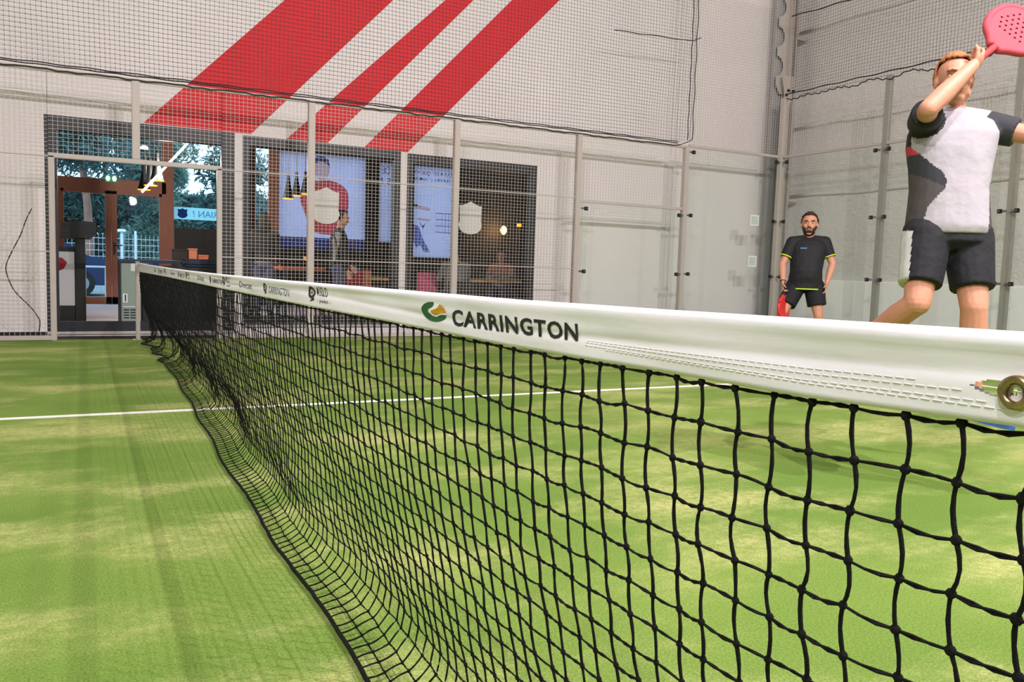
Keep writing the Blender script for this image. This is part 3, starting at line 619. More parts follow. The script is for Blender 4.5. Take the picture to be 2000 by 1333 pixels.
# ------------------------------------------------------------------ people
def remeshed(name, mb, mats, root, voxel, it=3, matfn=None, factor=0.5):
    me = bpy.data.meshes.new('tmp'); me.from_pydata(mb.v, [], mb.f); me.update()
    bm = bmesh.new(); bm.from_mesh(me); bmesh.ops.recalc_face_normals(bm, faces=bm.faces[:]); bm.to_mesh(me); bm.free()
    o = bpy.data.objects.new('tmp', me); COL.objects.link(o)
    r = o.modifiers.new('r', 'REMESH'); r.mode = 'VOXEL'; r.voxel_size = voxel; r.use_smooth_shade = True
    if it: sm = o.modifiers.new('s', 'SMOOTH'); sm.iterations = it; sm.factor = factor
    dg = bpy.context.evaluated_depsgraph_get(); dg.update()
    nm_ = bpy.data.meshes.new_from_object(o.evaluated_get(dg)); nm_.name = name
    bpy.data.objects.remove(o); bpy.data.meshes.remove(me)
    L = Vector(root['_o']); nm_.materials.clear()
    if not isinstance(mats, (list, tuple)): mats = [mats]
    for x in mats: nm_.materials.append(x)
    if matfn:
        for p in nm_.polygons: p.material_index = matfn(p.center, p.normal)
    else: nm_.polygons.foreach_set('material_index', [0] * len(nm_.polygons))
    nm_.polygons.foreach_set('use_smooth', [True] * len(nm_.polygons))
    nm_.transform(Matrix.Translation(-L))
    q = link(name, nm_, root); q['_o'] = tuple(root['_o']); return q
def hand(mb, wr, d, palm, side, curl, sc=1.0, grip_axis=None):
    # d: along the hand, palm: palm normal, side: towards the thumb
    d = Vector(d).normalized(); side = (Vector(side) - d * Vector(side).dot(d)).normalized(); palm = d.cross(side).normalized() * (1 if d.cross(side).dot(Vector(palm)) > 0 else -1)
    c = Vector(wr) + d * 0.045 * sc
    mb.sph(c, (0.040 * sc, 0.052 * sc, 0.017 * sc), 12, 8, 0, (side, d, palm))
    for k, ln in enumerate((0.070, 0.078, 0.072, 0.056)):
        b = c + d * 0.035 * sc + side * ((0.028 - 0.019 * k) * sc); a = curl * (1 + 0.06 * k); p = b; ang = a * 0.5
        for q in range(3):
            L = ln * sc * (0.45, 0.32, 0.26)[q]; dr = d * math.cos(ang) + palm * math.sin(ang); n = p + dr * L
            mb.cap(p, n, (0.0092 - 0.0007 * q) * sc, (0.0087 - 0.0007 * q) * sc, 8); p = n; ang += a
    t0 = c - d * 0.022 * sc + side * 0.026 * sc; t1 = t0 + (side * 0.7 + d * 0.6 + palm * 0.35).normalized() * 0.036 * sc; t2 = t1 + (d * 0.75 + palm * (0.3 + 0.4 * curl) + side * 0.15).normalized() * 0.034 * sc
    mb.cap(t0, t1, 0.013 * sc, 0.0105 * sc, 8); mb.cap(t1, t2, 0.0105 * sc, 0.0085 * sc, 8)
def head_axes(look):
    f = Vector(look).normalized(); r = f.cross(Vector((0, 0, 1))).normalized(); u = r.cross(f).normalized(); return f, r, u
def build_head(mb, c, look, sc=1.0):
    f, r, u = head_axes(look); P = lambda a, b_, c_: Vector(c) + (r * a + f * b_ + u * c_) * sc
    ax = (r, f, u); S = lambda q: tuple(v * sc for v in q)
    mb.sph(P(0, -0.012, 0.032), S((0.074, 0.094, 0.086)), 20, 14, 0, ax); mb.sph(P(0, 0.022, -0.03), S((0.060, 0.068, 0.078)), 18, 12, 0, ax)
    mb.sph(P(0, 0.052, -0.086), S((0.034, 0.030, 0.026)), 12, 8, 0, ax); mb.sph(P(0, 0.072, 0.030), S((0.052, 0.018, 0.014)), 12, 8, 0, ax)
    for s in (-1, 1):
        mb.sph(P(s * 0.038, 0.062, -0.018), S((0.022, 0.020, 0.018)), 10, 8, 0, ax); mb.sph(P(s * 0.048, 0.02, -0.062), S((0.018, 0.035, 0.026)), 10, 8, 0, ax)
        mb.sph(P(s * 0.076, -0.012, 0.0), S((0.010, 0.020, 0.032)), 10, 8, 0, ax)
    mb.cap(P(0, 0.080, 0.020), P(0, 0.102, -0.020), 0.010 * sc, 0.014 * sc, 10); mb.sph(P(0, 0.092, -0.026), S((0.019, 0.012, 0.010)), 10, 8, 0, ax)
    mb.sph(P(0, 0.083, -0.050), S((0.024, 0.012, 0.008)), 10, 8, 0, ax); mb.sph(P(0, 0.080, -0.062), S((0.021, 0.011, 0.008)), 10, 8, 0, ax)
    return P, ax
def face_parts(root, P, ax, sc, look_detail=True, hair='hairbrown', beard=None, hairfn=None, thick=0.012):
    f, r, u = ax[1], ax[0], ax[2]
    for s in (-1, 1):
        e = MB(); e.sph(P(s * 0.031, 0.074, 0.006), tuple(v * sc for v in (0.0135, 0.0090, 0.0058)), 12, 8, 0, ax); e.sph(P(s * 0.031, 0.0805, 0.006), tuple(v * sc for v in (0.0060, 0.0045, 0.0056)), 10, 6, 1, ax); obj('eye', e, [M['eyew'], M['iris']], root, True)
        br = MB(); br.tube([P(s * 0.012, 0.0885, 0.026), P(s * 0.032, 0.0875, 0.033), P(s * 0.052, 0.074, 0.027)], [0.0045 * sc, 0.005 * sc, 0.003 * sc], 6); obj('eyebrow', br, M[hair], root, True)
    lp = MB(); lp.sph(P(0, 0.0925, -0.0535), tuple(v * sc for v in (0.021, 0.006, 0.0045)), 12, 6, 0, ax); lp.sph(P(0, 0.090, -0.0625), tuple(v * sc for v in (0.018, 0.006, 0.0055)), 12, 6, 0, ax); obj('lips', lp, M['lip'], root, True)
    def shell(c, rad, keep, name, mt, amp=0.0055):
        h = MB(); h.sph(P(*c), tuple(v * sc for v in rad), 40, 28, 0, ax); bm = bmesh.new(); vs = [bm.verts.new(v) for v in h.v]
        cc = P(*c)
        for fc in h.f:
            ctr = sum((vs[i].co for i in fc), Vector()) / len(fc) - cc; q = Vector((ctr.dot(r) / (rad[0] * sc), ctr.dot(f) / (rad[1] * sc), ctr.dot(u) / (rad[2] * sc)))
            if keep(q): bm.faces.new([vs[i] for i in fc])
        for v in [v for v in bm.verts if not v.link_faces]: bm.verts.remove(v)
        for v in bm.verts: v.co += (v.co - cc).normalized() * U(-amp, amp)
        bmesh.ops.recalc_face_normals(bm, faces=bm.faces[:])
        e = bmesh.ops.solidify(bm, geom=bm.faces[:], thickness=0.008 * sc)
        bm.verts.index_update(); mb = MB().add([v.co.copy() for v in bm.verts], [[v.index for v in fc.verts] for fc in bm.faces]); bm.free()
        return obj(name, mb, M[mt], root, True)
    if hair: shell((0, -0.014, 0.034), (0.074 + thick, 0.094 + thick, 0.086 + thick * 1.5), hairfn or (lambda q: (q.z > 0.52 + 0.12 * max(0, q.y) or q.y < 0.15 - 0.25 * max(0, -q.z)) and q.z > -0.75 - 0.3 * min(0, q.y)), 'hair', hair)
    if beard:
        shell((0, 0.020, -0.034), (0.067, 0.080, 0.086), lambda q: (q.z < -0.42 and q.y > -0.55) or (abs(q.x) > 0.80 and q.z < 0.25 and -0.35 < q.y < 0.6) or (q.y > 0 and q.z < -0.12 and abs(q.x) > 0.62), 'beard', beard, 0.003)
        mo = MB(); mo.tube([P(-0.026, 0.083, -0.049), P(-0.012, 0.097, -0.041), P(0.012, 0.097, -0.041), P(0.026, 0.083, -0.049)], 0.0045 * sc, 6); obj('moustache', mo, M[beard], root, True)
def V3(*a): return Vector(a)
def torso_rings(J, right, fwd, grow, bulk, lo, belly=0.0):
    pel, bel, che, nk = (Vector(J[k]) for k in ('pelvis', 'belly', 'chest', 'neck'))
    ms = (Vector(J['sh_r']) + Vector(J['sh_l'])) / 2
    g = grow; R_ = right; F_ = fwd
    out = [(pel + (pel - bel).normalized() * lo, R_, F_, 0.150 * bulk + g, 0.112 * bulk + g), (pel, R_, F_, 0.166 * bulk + g, 0.120 * bulk + g), (pel.lerp(bel, 0.5), R_, F_, 0.158 * bulk + g, 0.116 * bulk + belly * 0.7 + g), (bel, R_, F_, 0.152 * bulk + g, 0.112 * bulk + belly + g),
           (bel.lerp(che, 0.5), R_, F_, 0.160 * bulk + g, 0.116 * bulk + belly * 0.4 + g), (che, R_, F_, 0.176 * bulk + g, 0.122 * bulk + g), (che.lerp(ms, 0.6), R_, F_, 0.178 * bulk + g, 0.112 * bulk + g), (ms + (nk - ms) * 0.10, R_, F_, 0.150 * bulk + g, 0.090 * bulk + g), (ms.lerp(nk, 0.55), R_, F_, 0.095 * bulk + g * 0.6, 0.072 * bulk + g * 0.6), (ms.lerp(nk, 0.85), R_, F_, 0.060 + g * 0.3, 0.062 + g * 0.3)]
    return out
def person(J, label, look, fwd, bulk=1.0, belly=0.0, skin='skin', hair='hairbrown', beard=None, voxel=0.0055, hs=1.0, hands=None, shirt=None, sleeve=0.62, shorts=None, short_f=0.62, hem=0.0, shirt_mats=None, shirt_fn=None, shorts_mats=None, shorts_fn=None, toes=None, shoe=('shoewhite', 'sole'), feet=True, hairfn=None, group=None, arm=1.0, short_r=(0.118, 0.112)):
    z0 = min(J['an_r'][2], J['an_l'][2]) - 0.085; base = ((J['pelvis'][0]), J['pelvis'][1], max(0, z0))
    root = thing('person', base, label, 'person', group)
    F_ = Vector(fwd).normalized(); R_ = F_.cross(Vector((0, 0, 1))).normalized()     # figure's own right-hand side axis
    mb = MB(); hc = Vector(J['head']); P, ax = build_head(mb, hc, look, hs)
    nk = Vector(J['neck']); mb.cap(nk - V3(0, 0, 0.03), hc - V3(0, 0, 0.045) - ax[1] * 0.012, 0.058 * bulk, 0.054 * bulk, 16)
    mb.loft(torso_rings(J, R_, F_, 0.0, bulk, 0.06, belly))
    for s in ('r', 'l'):
        sh, el, wr = (Vector(J[k + s]) for k in ('sh_', 'el_', 'wr_')); mb.cap(sh, el, 0.054 * arm, 0.041 * arm); mb.cap(el, el.lerp(wr, 0.35), 0.041 * arm, 0.043 * arm); mb.cap(el.lerp(wr, 0.35), wr, 0.043 * arm, 0.027)
        mb.sph(sh, 0.058 * arm, 14, 10); mb.cap(nk - V3(0, 0, 0.035), sh.lerp(nk, 0.08), 0.052 * bulk, 0.056 * arm)
        if hands and s in hands: hand(mb, wr, *hands[s])
        else: hand(mb, wr, (wr - el), F_, F_, 0.5)
        hp, kn, an = (Vector(J[k + s]) for k in ('hip_', 'kn_', 'an_')); mb.cap(hp, kn, 0.088 * bulk, 0.058); mb.cap(kn, kn.lerp(an, 0.3), 0.056, 0.058); mb.cap(kn.lerp(an, 0.3), an, 0.058, 0.037)
        t = Vector(toes[s]) if toes else an + F_ * 0.16 - V3(0, 0, 0.06)
        mb.cap(an - V3(0, 0, 0.02), an.lerp(t, 0.75) - V3(0, 0, 0.01), 0.036, 0.03)
    remeshed('body', mb, M[skin], root, voxel, 2)
    face_parts(root, P, ax, hs, hair=hair, beard=beard, hairfn=hairfn)
    if shirt:
        mb = MB(); mb.loft(torso_rings(J, R_, F_, 0.017, bulk, hem, belly), 26)
        for s in ('r', 'l'):
            sh, el, wr = (Vector(J[k + s]) for k in ('sh_', 'el_', 'wr_')); mb.sph(sh, 0.072 * arm, 14, 10); mb.cap(nk - V3(0, 0, 0.05), sh.lerp(nk, 0.06), 0.066 * bulk, 0.070 * arm)
            if sleeve <= 1: mb.cap(sh, sh.lerp(el, sleeve), 0.074 * arm, 0.066 * arm, 16, True)
            else: mb.cap(sh, el, 0.072 * arm, 0.056 * arm); mb.cap(el, el.lerp(wr, 0.93), 0.056 * arm, 0.042, 16, True)
        remeshed('shirt', mb, [M[x] for x in (shirt_mats or [shirt])], root, voxel * 1.4, 3, shirt_fn)
    if shorts:
        mb = MB(); pel = Vector(J['pelvis']); hm = (Vector(J['hip_r']) + Vector(J['hip_l'])) / 2
        up = (Vector(J['belly']) - pel).normalized()
        mb.loft([(hm - up * 0.06, R_, F_, 0.10, 0.09), (hm - up * 0.02, R_, F_, 0.160 * bulk + 0.010, 0.116 * bulk + 0.010), (hm + up * 0.05, R_, F_, 0.152 * bulk + 0.008, 0.114 * bulk + 0.008), (pel + up * 0.10, R_, F_, 0.150 * bulk + 0.004, 0.108 * bulk + 0.004)])
        for s in ('r', 'l'):
            hp, kn, an = (Vector(J[k + s]) for k in ('hip_', 'kn_', 'an_'))
            if short_f <= 1: mb.cap(hp, hp.lerp(kn, short_f), short_r[0] * bulk, short_r[1] * bulk, 18, True)
            else: mb.cap(hp, kn, 0.105 * bulk, 0.078); mb.cap(kn, an + V3(0, 0, 0.0), 0.076, 0.062, 16, True)
        remeshed('shorts' if short_f <= 1 else 'trousers', mb, [M[x] for x in (shorts_mats or [shorts])], root, voxel * 1.4, 3, shorts_fn)
    if feet:
        for s in ('r', 'l'):
            an = Vector(J['an_' + s]); t = Vector(toes[s]) if toes else an + F_ * 0.17 - V3(0, 0, 0.055); d = (t - an + V3(0, 0, 0.055)).normalized()
            sd = d.cross(V3(0, 0, 1)).normalized(); uu = sd.cross(d); h0 = an - V3(0, 0, 0.045) - d * 0.045
            mb = MB(); mb.sph(h0 + d * 0.01 + uu * 0.012, (0.036, 0.048, 0.048), 14, 10, 0, (sd, d, uu)); mb.sph(h0 + d * 0.10 + uu * 0.008, (0.040, 0.09, 0.040), 14, 10, 0, (sd, d, uu)); mb.sph(h0 + d * 0.185 - uu * 0.006, (0.043, 0.055, 0.028), 14, 10, 0, (sd, d, uu))
            sh_ = remeshed('shoe', mb, M[shoe[0]], root, 0.007, 3)
            poly = []
            for k in range(24):
                a = 2 * math.pi * k / 24; yy = 0.095 + 0.145 * math.cos(a); xx = math.sin(a) * (0.040 + 0.006 * math.cos(a)); poly.append((xx, yy))
            vs = [h0 + sd * x + d * y - uu * q for q in (0.024, 0.042) for x, y in poly]
            obj('sole', MB().add(vs, [tuple(range(24)), tuple(range(47, 23, -1))] + [(k, k + 24, (k + 1) % 24 + 24, (k + 1) % 24) for k in range(24)]), M[shoe[1]], sh_)
    return root, P, ax, R_, F_
SE = lambda v: math.copysign(abs(v) ** 0.85, v)
def ring(root, name, c, a, bb, ra, rb, r, m):
    c = Vector(c); return obj(name, MB().tube([c + a * (ra * SE(math.cos(2 * math.pi * k / 36))) + bb * (rb * SE(math.sin(2 * math.pi * k / 36))) for k in range(36)], r, 6, 0, False, True), M[m], root, True)
def racket(hand_c, d, nrm, label, face, edge, grip):
    d = Vector(d).normalized(); n = (Vector(nrm) - d * Vector(nrm).dot(d)).normalized(); s = d.cross(n).normalized(); o = Vector(hand_c) - d * 0.07
    t = thing('padel_racket', tuple(o), label, 'racket')
    def W_(x, y, z): return o + s * x + d * y + n * z
    out = [(0.016, 0.17), (0.05, 0.205), (0.098, 0.245), (0.122, 0.30), (0.126, 0.345), (0.112, 0.40), (0.078, 0.437), (0.03, 0.453)]
    out = smoothpts(out + [(-x, y) for x, y in out[::-1]], 3)
    cu = bpy.data.curves.new('c', 'CURVE'); cu.dimensions = '2D'; cu.fill_mode = 'BOTH'; cu.extrude = 0.014
    def spline(p):
        sp = cu.splines.new('POLY'); sp.points.add(len(p) - 1); sp.use_cyclic_u = True
        for q, (x, y) in zip(sp.points, p): q.co = (x, y, 0, 1)
    spline(out)
    for j in range(6):
        for i in range(-3, 4):
            x = i * 0.028 + (0.014 if j % 2 else 0); y = 0.275 + j * 0.026
            if (x / 0.092) ** 2 + ((y - 0.335) / 0.085) ** 2 < 1: spline([(x + 0.006 * math.cos(k * math.pi / 4), y + 0.006 * math.sin(k * math.pi / 4)) for k in range(8)])
    ob = bpy.data.objects.new('c', cu); COL.objects.link(ob); dg = bpy.context.evaluated_depsgraph_get(); dg.update(); me = ob.evaluated_get(dg).to_mesh()
    mb = MB().add([W_(v.co.x, v.co.y, v.co.z) for v in me.vertices], [tuple(p.vertices) for p in me.polygons]); ob.evaluated_get(dg).to_mesh_clear(); bpy.data.objects.remove(ob); bpy.data.curves.remove(cu)
    obj('face', mb, M[face], t)
    obj('rim', MB().tube([W_(x, y, 0) for x, y in out], 0.0185, 10), M[edge], t, True)
    obj('handle', MB().tube([W_(0, q, 0) for q in (0.0, 0.05, 0.1, 0.15, 0.175)], [0.016, 0.0155, 0.0155, 0.016, 0.018], 12), M[grip], t, True)
    obj('butt_cap', MB().tube([W_(0, -0.008, 0), W_(0, 0.004, 0)], [0.017, 0.019], 12), M[edge], t, True)
    return t

# far player, standing in front of the corner
LP = dict(head=(7.765, 7.200, 1.650), neck=(7.775, 7.215, 1.500), chest=(7.762, 7.200, 1.30), belly=(7.730, 7.18, 1.06), pelvis=(7.713, 7.170, 0.90),
  sh_r=(7.615, 7.330, 1.425), el_r=(7.480, 7.345, 1.135), wr_r=(7.395, 7.235, 0.905), sh_l=(7.945, 7.095, 1.435), el_l=(7.985, 6.985, 1.155), wr_l=(7.868, 6.955, 0.905),
  hip_r=(7.635, 7.245, 0.86), kn_r=(7.395, 7.235, 0.490), hip_l=(7.800, 7.095, 0.865), kn_l=(7.805, 7.000, 0.485), an_r=(7.345, 7.36, 0.09), an_l=(7.86, 7.03, 0.09))
fwdL = V3(-0.70, -0.71, 0)
handL = {'r': (V3(0.05, -0.06, -1), V3(0.68, -0.73, 0), V3(-0.7, -0.7, 0), 0.75), 'l': (V3(-0.25, -0.1, -1), V3(-0.6, 0.6, 0), V3(-0.7, -0.7, 0), 0.35)}
pl_, P_, ax_, RL, FL = person(LP, 'bearded player in black and neon yellow kit standing by the corner glass', V3(-0.74, -0.67, 0.10), fwdL, 1.2, 0.045, 'skin', 'hairbrown', 'hairbrown', 0.0058, 1.28, handL, shirt='clothblack', sleeve=0.66, shorts='clothnavy', short_f=0.66, hem=0.075, toes={'r': (7.24, 7.25, 0.03), 'l': (7.79, 6.87, 0.03)}, shoe=('clothblack', 'sole'), arm=1.08, short_r=(0.108, 0.098))
pel = Vector(LP['pelvis']); dn = (pel - Vector(LP['belly'])).normalized()
ring(pl_, 'shirt_hem', pel + dn * 0.075, RL, FL, 0.150 * 1.2 + 0.019, 0.112 * 1.2 + 0.019, 0.009, 'neon')['label'] = 'neon yellow hem'
for s in ('r', 'l'):
    sh, el = Vector(LP['sh_' + s]), Vector(LP['el_' + s]); d = (el - sh).normalized(); a = d.cross(FL).normalized(); ring(pl_, 'sleeve_cuff', sh.lerp(el, 0.66), a, d.cross(a), 0.069, 0.069, 0.0085, 'neon')
tr = MB(); nkp = Vector(LP['neck']) - V3(0, 0, 0.012)
for sgn in (-1, 1):
    tr = MB(); tr.tube([nkp + RL * (sgn * 0.066) + FL * (0.01) + V3(0, 0, 0.03), nkp + RL * (sgn * 0.070) + FL * 0.05 - V3(0, 0, 0.012), nkp + RL * (sgn * 0.06) + FL * 0.085 - V3(0, 0, 0.04)], 0.005, 6)
    obj('collar_trim', tr, M['neon'], pl_, True)
cm = MB(); cpos = Vector(LP['chest']) + V3(0, 0, 0.045) + FL * 0.157 + RL * 0.062
q0 = [(-0.042, -0.010), (0.038, -0.010), (0.046, 0.010), (-0.034, 0.010)]
cm.add([cpos - RL * a + V3(0, 0, c) - FL * (0.25 * abs(a + 0.0) * 0.1) + FL * dd for dd in (0, 0.006) for a, c in q0], [(0, 1, 2, 3), (7, 6, 5, 4), (0, 4, 5, 1), (1, 5, 6, 2), (2, 6, 7, 3), (3, 7, 4, 0)])
obj('chest_mark', cm, M['bluemark'], pl_)
wr = Vector(LP['wr_r']); d = (Vector(LP['el_r']) - wr).normalized(); a = d.cross(FL).normalized(); ring(pl_, 'wristband', wr + d * 0.015, a, d.cross(a), 0.031, 0.031, 0.006, 'clothblack')
racket((7.395, 7.215, 0.835), V3(-0.04, -0.10, -0.95), V3(-0.25, 0.95, 0.05), 'red padel racket hanging from the right hand of the bearded player', 'racketred', 'racketred', 'gripdark')

# jumping player, close to the net
RP = dict(head=(2.980, 1.936, 1.890), neck=(2.995, 1.945, 1.775), chest=(2.972, 1.925, 1.585), belly=(2.948, 1.902, 1.39), pelvis=(2.940, 1.888, 1.225),
  sh_r=(2.858, 1.985, 1.700), el_r=(2.690, 1.845, 1.720), wr_r=(2.905, 1.800, 1.925), sh_l=(3.118, 1.868, 1.695), el_l=(3.190, 1.700, 1.640), wr_l=(3.235, 1.560, 1.690),
  hip_r=(2.856, 1.928, 1.180), kn_r=(2.745, 1.870, 0.872), an_r=(2.790, 2.20, 0.665), hip_l=(3.024, 1.840, 1.175), kn_l=(2.965, 1.745, 0.860), an_l=(3.030, 1.765, 0.435))
fwdR = V3(-0.72, -0.69, 0)
handR = {'r': (V3(0.75, 0.1, 0.45), V3(0.3, 0.75, -0.2), V3(0.45, -0.2, 0.85), 0.85), 'l': (V3(0.35, -0.6, 0.3), V3(-0.7, -0.3, -0.3), V3(-0.2, -0.5, 0.8), 0.3)}
uR = V3(0.6917, -0.7222, 0)
def shirtR(c, n):
    q = Vector(c) - V3(2.95, 1.905, 0); u = q.dot(uR); z = c[2]
    # sleeves
    for s, lim in (('r', -0.158), ('l', 0.150)):
        sh = Vector(RP['sh_' + s]); el = Vector(RP['el_' + s]); d = (el - sh).normalized(); t = (Vector(c) - sh).dot(d)
        off = ((Vector(c) - sh) - d * t).length
        if t > 0.012 and off < 0.085 and z > 1.58: return 1 if s == 'r' else 2
    pts = ((1.20, -0.12), (1.31, -0.094), (1.36, -0.055), (1.39, -0.032), (1.425, -0.026), (1.46, -0.042), (1.50, -0.09), (1.56, -0.15), (1.60, -0.19))
    edge = interp(pts, z)
    if u < edge and z < 1.59:
        if z > 1.545 : return 4
        return 3 if z < 1.43 - 0.5 * (u + 0.1) else 2
    if u < -0.172 and z < 1.66: return 1
    if u > 0.160 and z < 1.42: return 3
    return 0
def shortsR(c, n):
    q = Vector(c) - V3(2.94, 1.888, 0); u = q.dot(uR)
    return 1 if u < -0.158 - 0.05 * (1.17 - c[2]) and c[2] < 1.20 and n[1] + n[0] * 0.3 > -0.75 else 0
pr_, P_, ax_, RR, FR = person(RP, 'jumping player in white and black shirt swinging a racket above the net', V3(-0.66, -0.75, 0.06), fwdR, 0.98, 0.0, 'skin', 'hairginger', None, 0.0052, 1.0, handR, shirt='clothwhite', sleeve=0.72, shorts='clothnavy', short_f=0.74, hem=0.035, shirt_mats=['clothwhite', 'clothblack', 'clothcharcoal', 'clothgrey', 'clothred'], shirt_fn=shirtR, shorts_mats=['clothnavy', 'silver'], shorts_fn=shortsR, toes={'r': (2.84, 2.25, 0.55), 'l': (3.065, 1.63, 0.36)}, shoe=('shoewhite', 'shoeblue'), short_r=(0.112, 0.094))
rdir = V3(0.33, -0.03, 0.24)
racket((2.972, 1.815, 1.968), rdir, V3(-0.35, -0.8, 0.5), 'pink-red padel racket raised beside the head of the jumping player', 'racketpink', 'racketpink', 'grip')

# ------------------------------------------------------------------ clubhouse behind the windows
FZ = 18.0
struct('floor', MB().box((-1.6, WY + 0.2, -0.1), (9.6, FZ + 0.3, 0.0)), M['tile'])
struct('ceiling', MB().box((-1.6, WY + 0.2, 3.55), (9.6, FZ + 0.3, 3.7)), M['dark'])
struct('wall_left', MB().box((-1.7, WY + 0.2, 0), (-1.6, FZ + 0.3, 3.6)), M['dark'])
struct('wall_right', MB().box((9.6, WY + 0.2, 0), (9.7, FZ + 0.3, 3.6)), M['dark'])
ops = [(-0.98, 0.98, 0.0, 3.46), (1.10, 2.25, 0.0, 3.46), (2.75, 3.09, 0.9, 3.44), (3.26, 5.24, 1.28, 3.40), (5.56, 5.87, 1.5, 3.33), (6.40, 7.50, 1.18, 3.33)]
fw = MB(); xs = [-1.7] + [v for q in ops for v in q[:2]] + [9.7]
for k in range(0, len(xs), 2): fw.box((xs[k], FZ, -0.1), (xs[k + 1], FZ + 0.2, 3.7))
for x0, x1, z0, z1 in ops:
    fw.box((x0, FZ, z1), (x1, FZ + 0.2, 3.7))
    if z0 > 0: fw.box((x0, FZ, -0.1), (x1, FZ + 0.2, z0))
struct('wall_front', fw, M['dark'])
# glazed entrance: frame with two leaves
dr = MB(); y0, y1 = FZ - 0.02, FZ + 0.1
dr.box((-0.98, y0, 2.27), (0.98, y1, 2.50)); dr.box((-0.98, y0, 0), (-0.93, y1, 2.27)); dr.box((0.90, y0, 0), (1.12, y1, 3.46))
dro = struct('door_1', dr, M['wood'])
obj('transom_pane', MB().box((-0.98, FZ + 0.04, 2.5), (0.90, FZ + 0.046, 3.46)), M['wglass'], dro)
for x0, x1, lb in ((-0.93, -0.045, 'l'), (-0.04, 0.90, 'r')):
    f = MB(); st = 0.105; f.box((x0, FZ, 0), (x0 + (st if lb == 'r' else 0.05), y1, 2.27)); f.box((x1 - (st if lb == 'l' else 0.05), FZ, 0), (x1, y1, 2.27)); f.box((x0, FZ, 0), (x1, y1, 0.14)); f.box((x0, FZ, 2.21), (x1, y1, 2.27))
    lf = obj('door_leaf', f, M['wood'], dro); obj('pane', MB().box((x0 + 0.04, FZ + 0.04, 0.13), (x1 - 0.04, FZ + 0.046, 2.22)), M['wglass'], lf)
    if lb == 'r':
        h = MB(); h.bbox((x0 + 0.03, FZ - 0.02, 1.0), (x0 + 0.07, FZ, 1.25), 0.004); h.tube([(x0 + 0.05, FZ - 0.02, 1.19), (x0 + 0.05, FZ - 0.06, 1.19), (x0 + 0.2, FZ - 0.06, 1.19)], 0.012, 8); obj('door_handle', h, M['black'], lf)
for k, (q, mm) in enumerate(((ops[1], 'wglass'), (ops[2], 'wglass'))):
    x0, x1, z0, z1 = q; f = MB(); wd = 0.03
    f.box((x0, FZ, z0), (x0 + wd, FZ + 0.1, z1)); f.box((x1 - wd, FZ, z0), (x1, FZ + 0.1, z1)); f.box((x0, FZ, z0), (x1, FZ + 0.1, z0 + wd)); f.box((x0, FZ, z1 - wd), (x1, FZ + 0.1, z1))
    o = struct('window_%d' % (4 + k), f, M['wood']); obj('pane', MB().box((x0 + wd, FZ + 0.05, z0 + wd), (x1 - wd, FZ + 0.056, z1 - wd)), M[mm], o)
struct('trim_4', MB().bbox((3.09, FZ - 0.03, 0.9), (3.26, FZ, 3.45), 0.006), M['wood'])
obj_ = None
# window posters: printed film on the front glazing, seen from the back
def poster(q, label, y=FZ + 0.06):
    x0, x1, z0, z1 = q; t = thing('window_poster', ((x0 + x1) / 2, y, z0), label, 'poster'); return t, x0, x1, z0, z1, y
def flatp(t, name, poly, mt, y): return obj(name, MB().add([(x, y, z) for x, z in poly], [tuple(range(len(poly)))]), M[mt], t)
def ptext(t, s, xl, xr, zb, zt, mt, y, bold=0.0):      # mirrored, because it is read from outside
    V, F = text_polys(s, bold); return obj('lettering', MB().add([(xl + (xr - xl) * (1 - u), y, zb + (zt - zb) * v) for u, v in V], F), M[mt], t)
t, x0, x1, z0, z1, y = poster(ops[3], 'large sky-blue window poster with the figure in a red jacket')
obj('sheet', MB().box((x0, y, 1.52), (x1, y + 0.004, z1)), M['film'], t); obj('caption_band', MB().box((x0, y, z0), (x1, y + 0.004, 1.52)), M['filmgrey'], t)
el = lambda cx, cz, a, c, n=20: [(cx + a * math.cos(2 * math.pi * k / n), cz + c * math.sin(2 * math.pi * k / n)) for k in range(n)]
flatp(t, 'figure_jacket', smoothpts([(4.02, 2.78), (3.86, 2.70), (3.74, 2.46), (3.80, 2.20), (3.93, 1.90), (4.05, 1.70), (4.16, 1.62), (4.5, 1.60), (4.7, 1.62), (4.80, 1.95), (4.84, 2.35), (4.80, 2.62), (4.62, 2.76), (4.40, 2.82)], 3), 'filmred', y - 0.003)
flatp(t, 'figure_shirt', [(4.08, 2.76), (4.40, 2.76), (4.44, 2.0), (4.34, 1.62), (4.14, 1.62), (3.98, 2.1)], 'filmskin', y - 0.005)
flatp(t, 'figure_head', smoothpts(el(4.21, 3.06, 0.19, 0.25, 14) , 2), 'filmskin', y - 0.007); flatp(t, 'figure_hair', [(4.02, 3.10), (4.04, 3.26), (4.12, 3.34), (4.26, 3.34), (4.37, 3.27), (4.40, 3.10), (4.34, 3.18), (4.2, 3.22), (4.08, 3.18)], 'filmgrey', y - 0.009)
flatp(t, 'figure_arm', [(3.80, 2.5), (3.74, 2.3), (3.96, 1.72), (4.08, 1.6), (4.12, 1.72), (3.98, 2.0)], 'filmskin', y - 0.008)
ptext(t, 'ET ADULTES', 3.40, 4.05, 1.405, 1.485, 'filmwhite', y - 0.004); ptext(t, 'DEBUTANT', 3.55, 4.15, 1.30, 1.38, 'filmwhite', y - 0.004); ptext(t, 'PADEL', 4.75, 5.0, 1.36, 1.46, 'filmwhite', y - 0.004)
t, x0, x1, z0, z1, y = poster(ops[4], 'narrow pale blue window poster strip right of the figure poster')
obj('sheet', MB().box((x0, y, z0), (x1, y + 0.004, z1)), M['film'], t); ptext(t, 'DE', 5.62, 5.80, 3.06, 3.24, 'filmink', y - 0.004); ptext(t, 'S ?', 5.60, 5.84, 2.82, 2.98, 'filmink', y - 0.004)
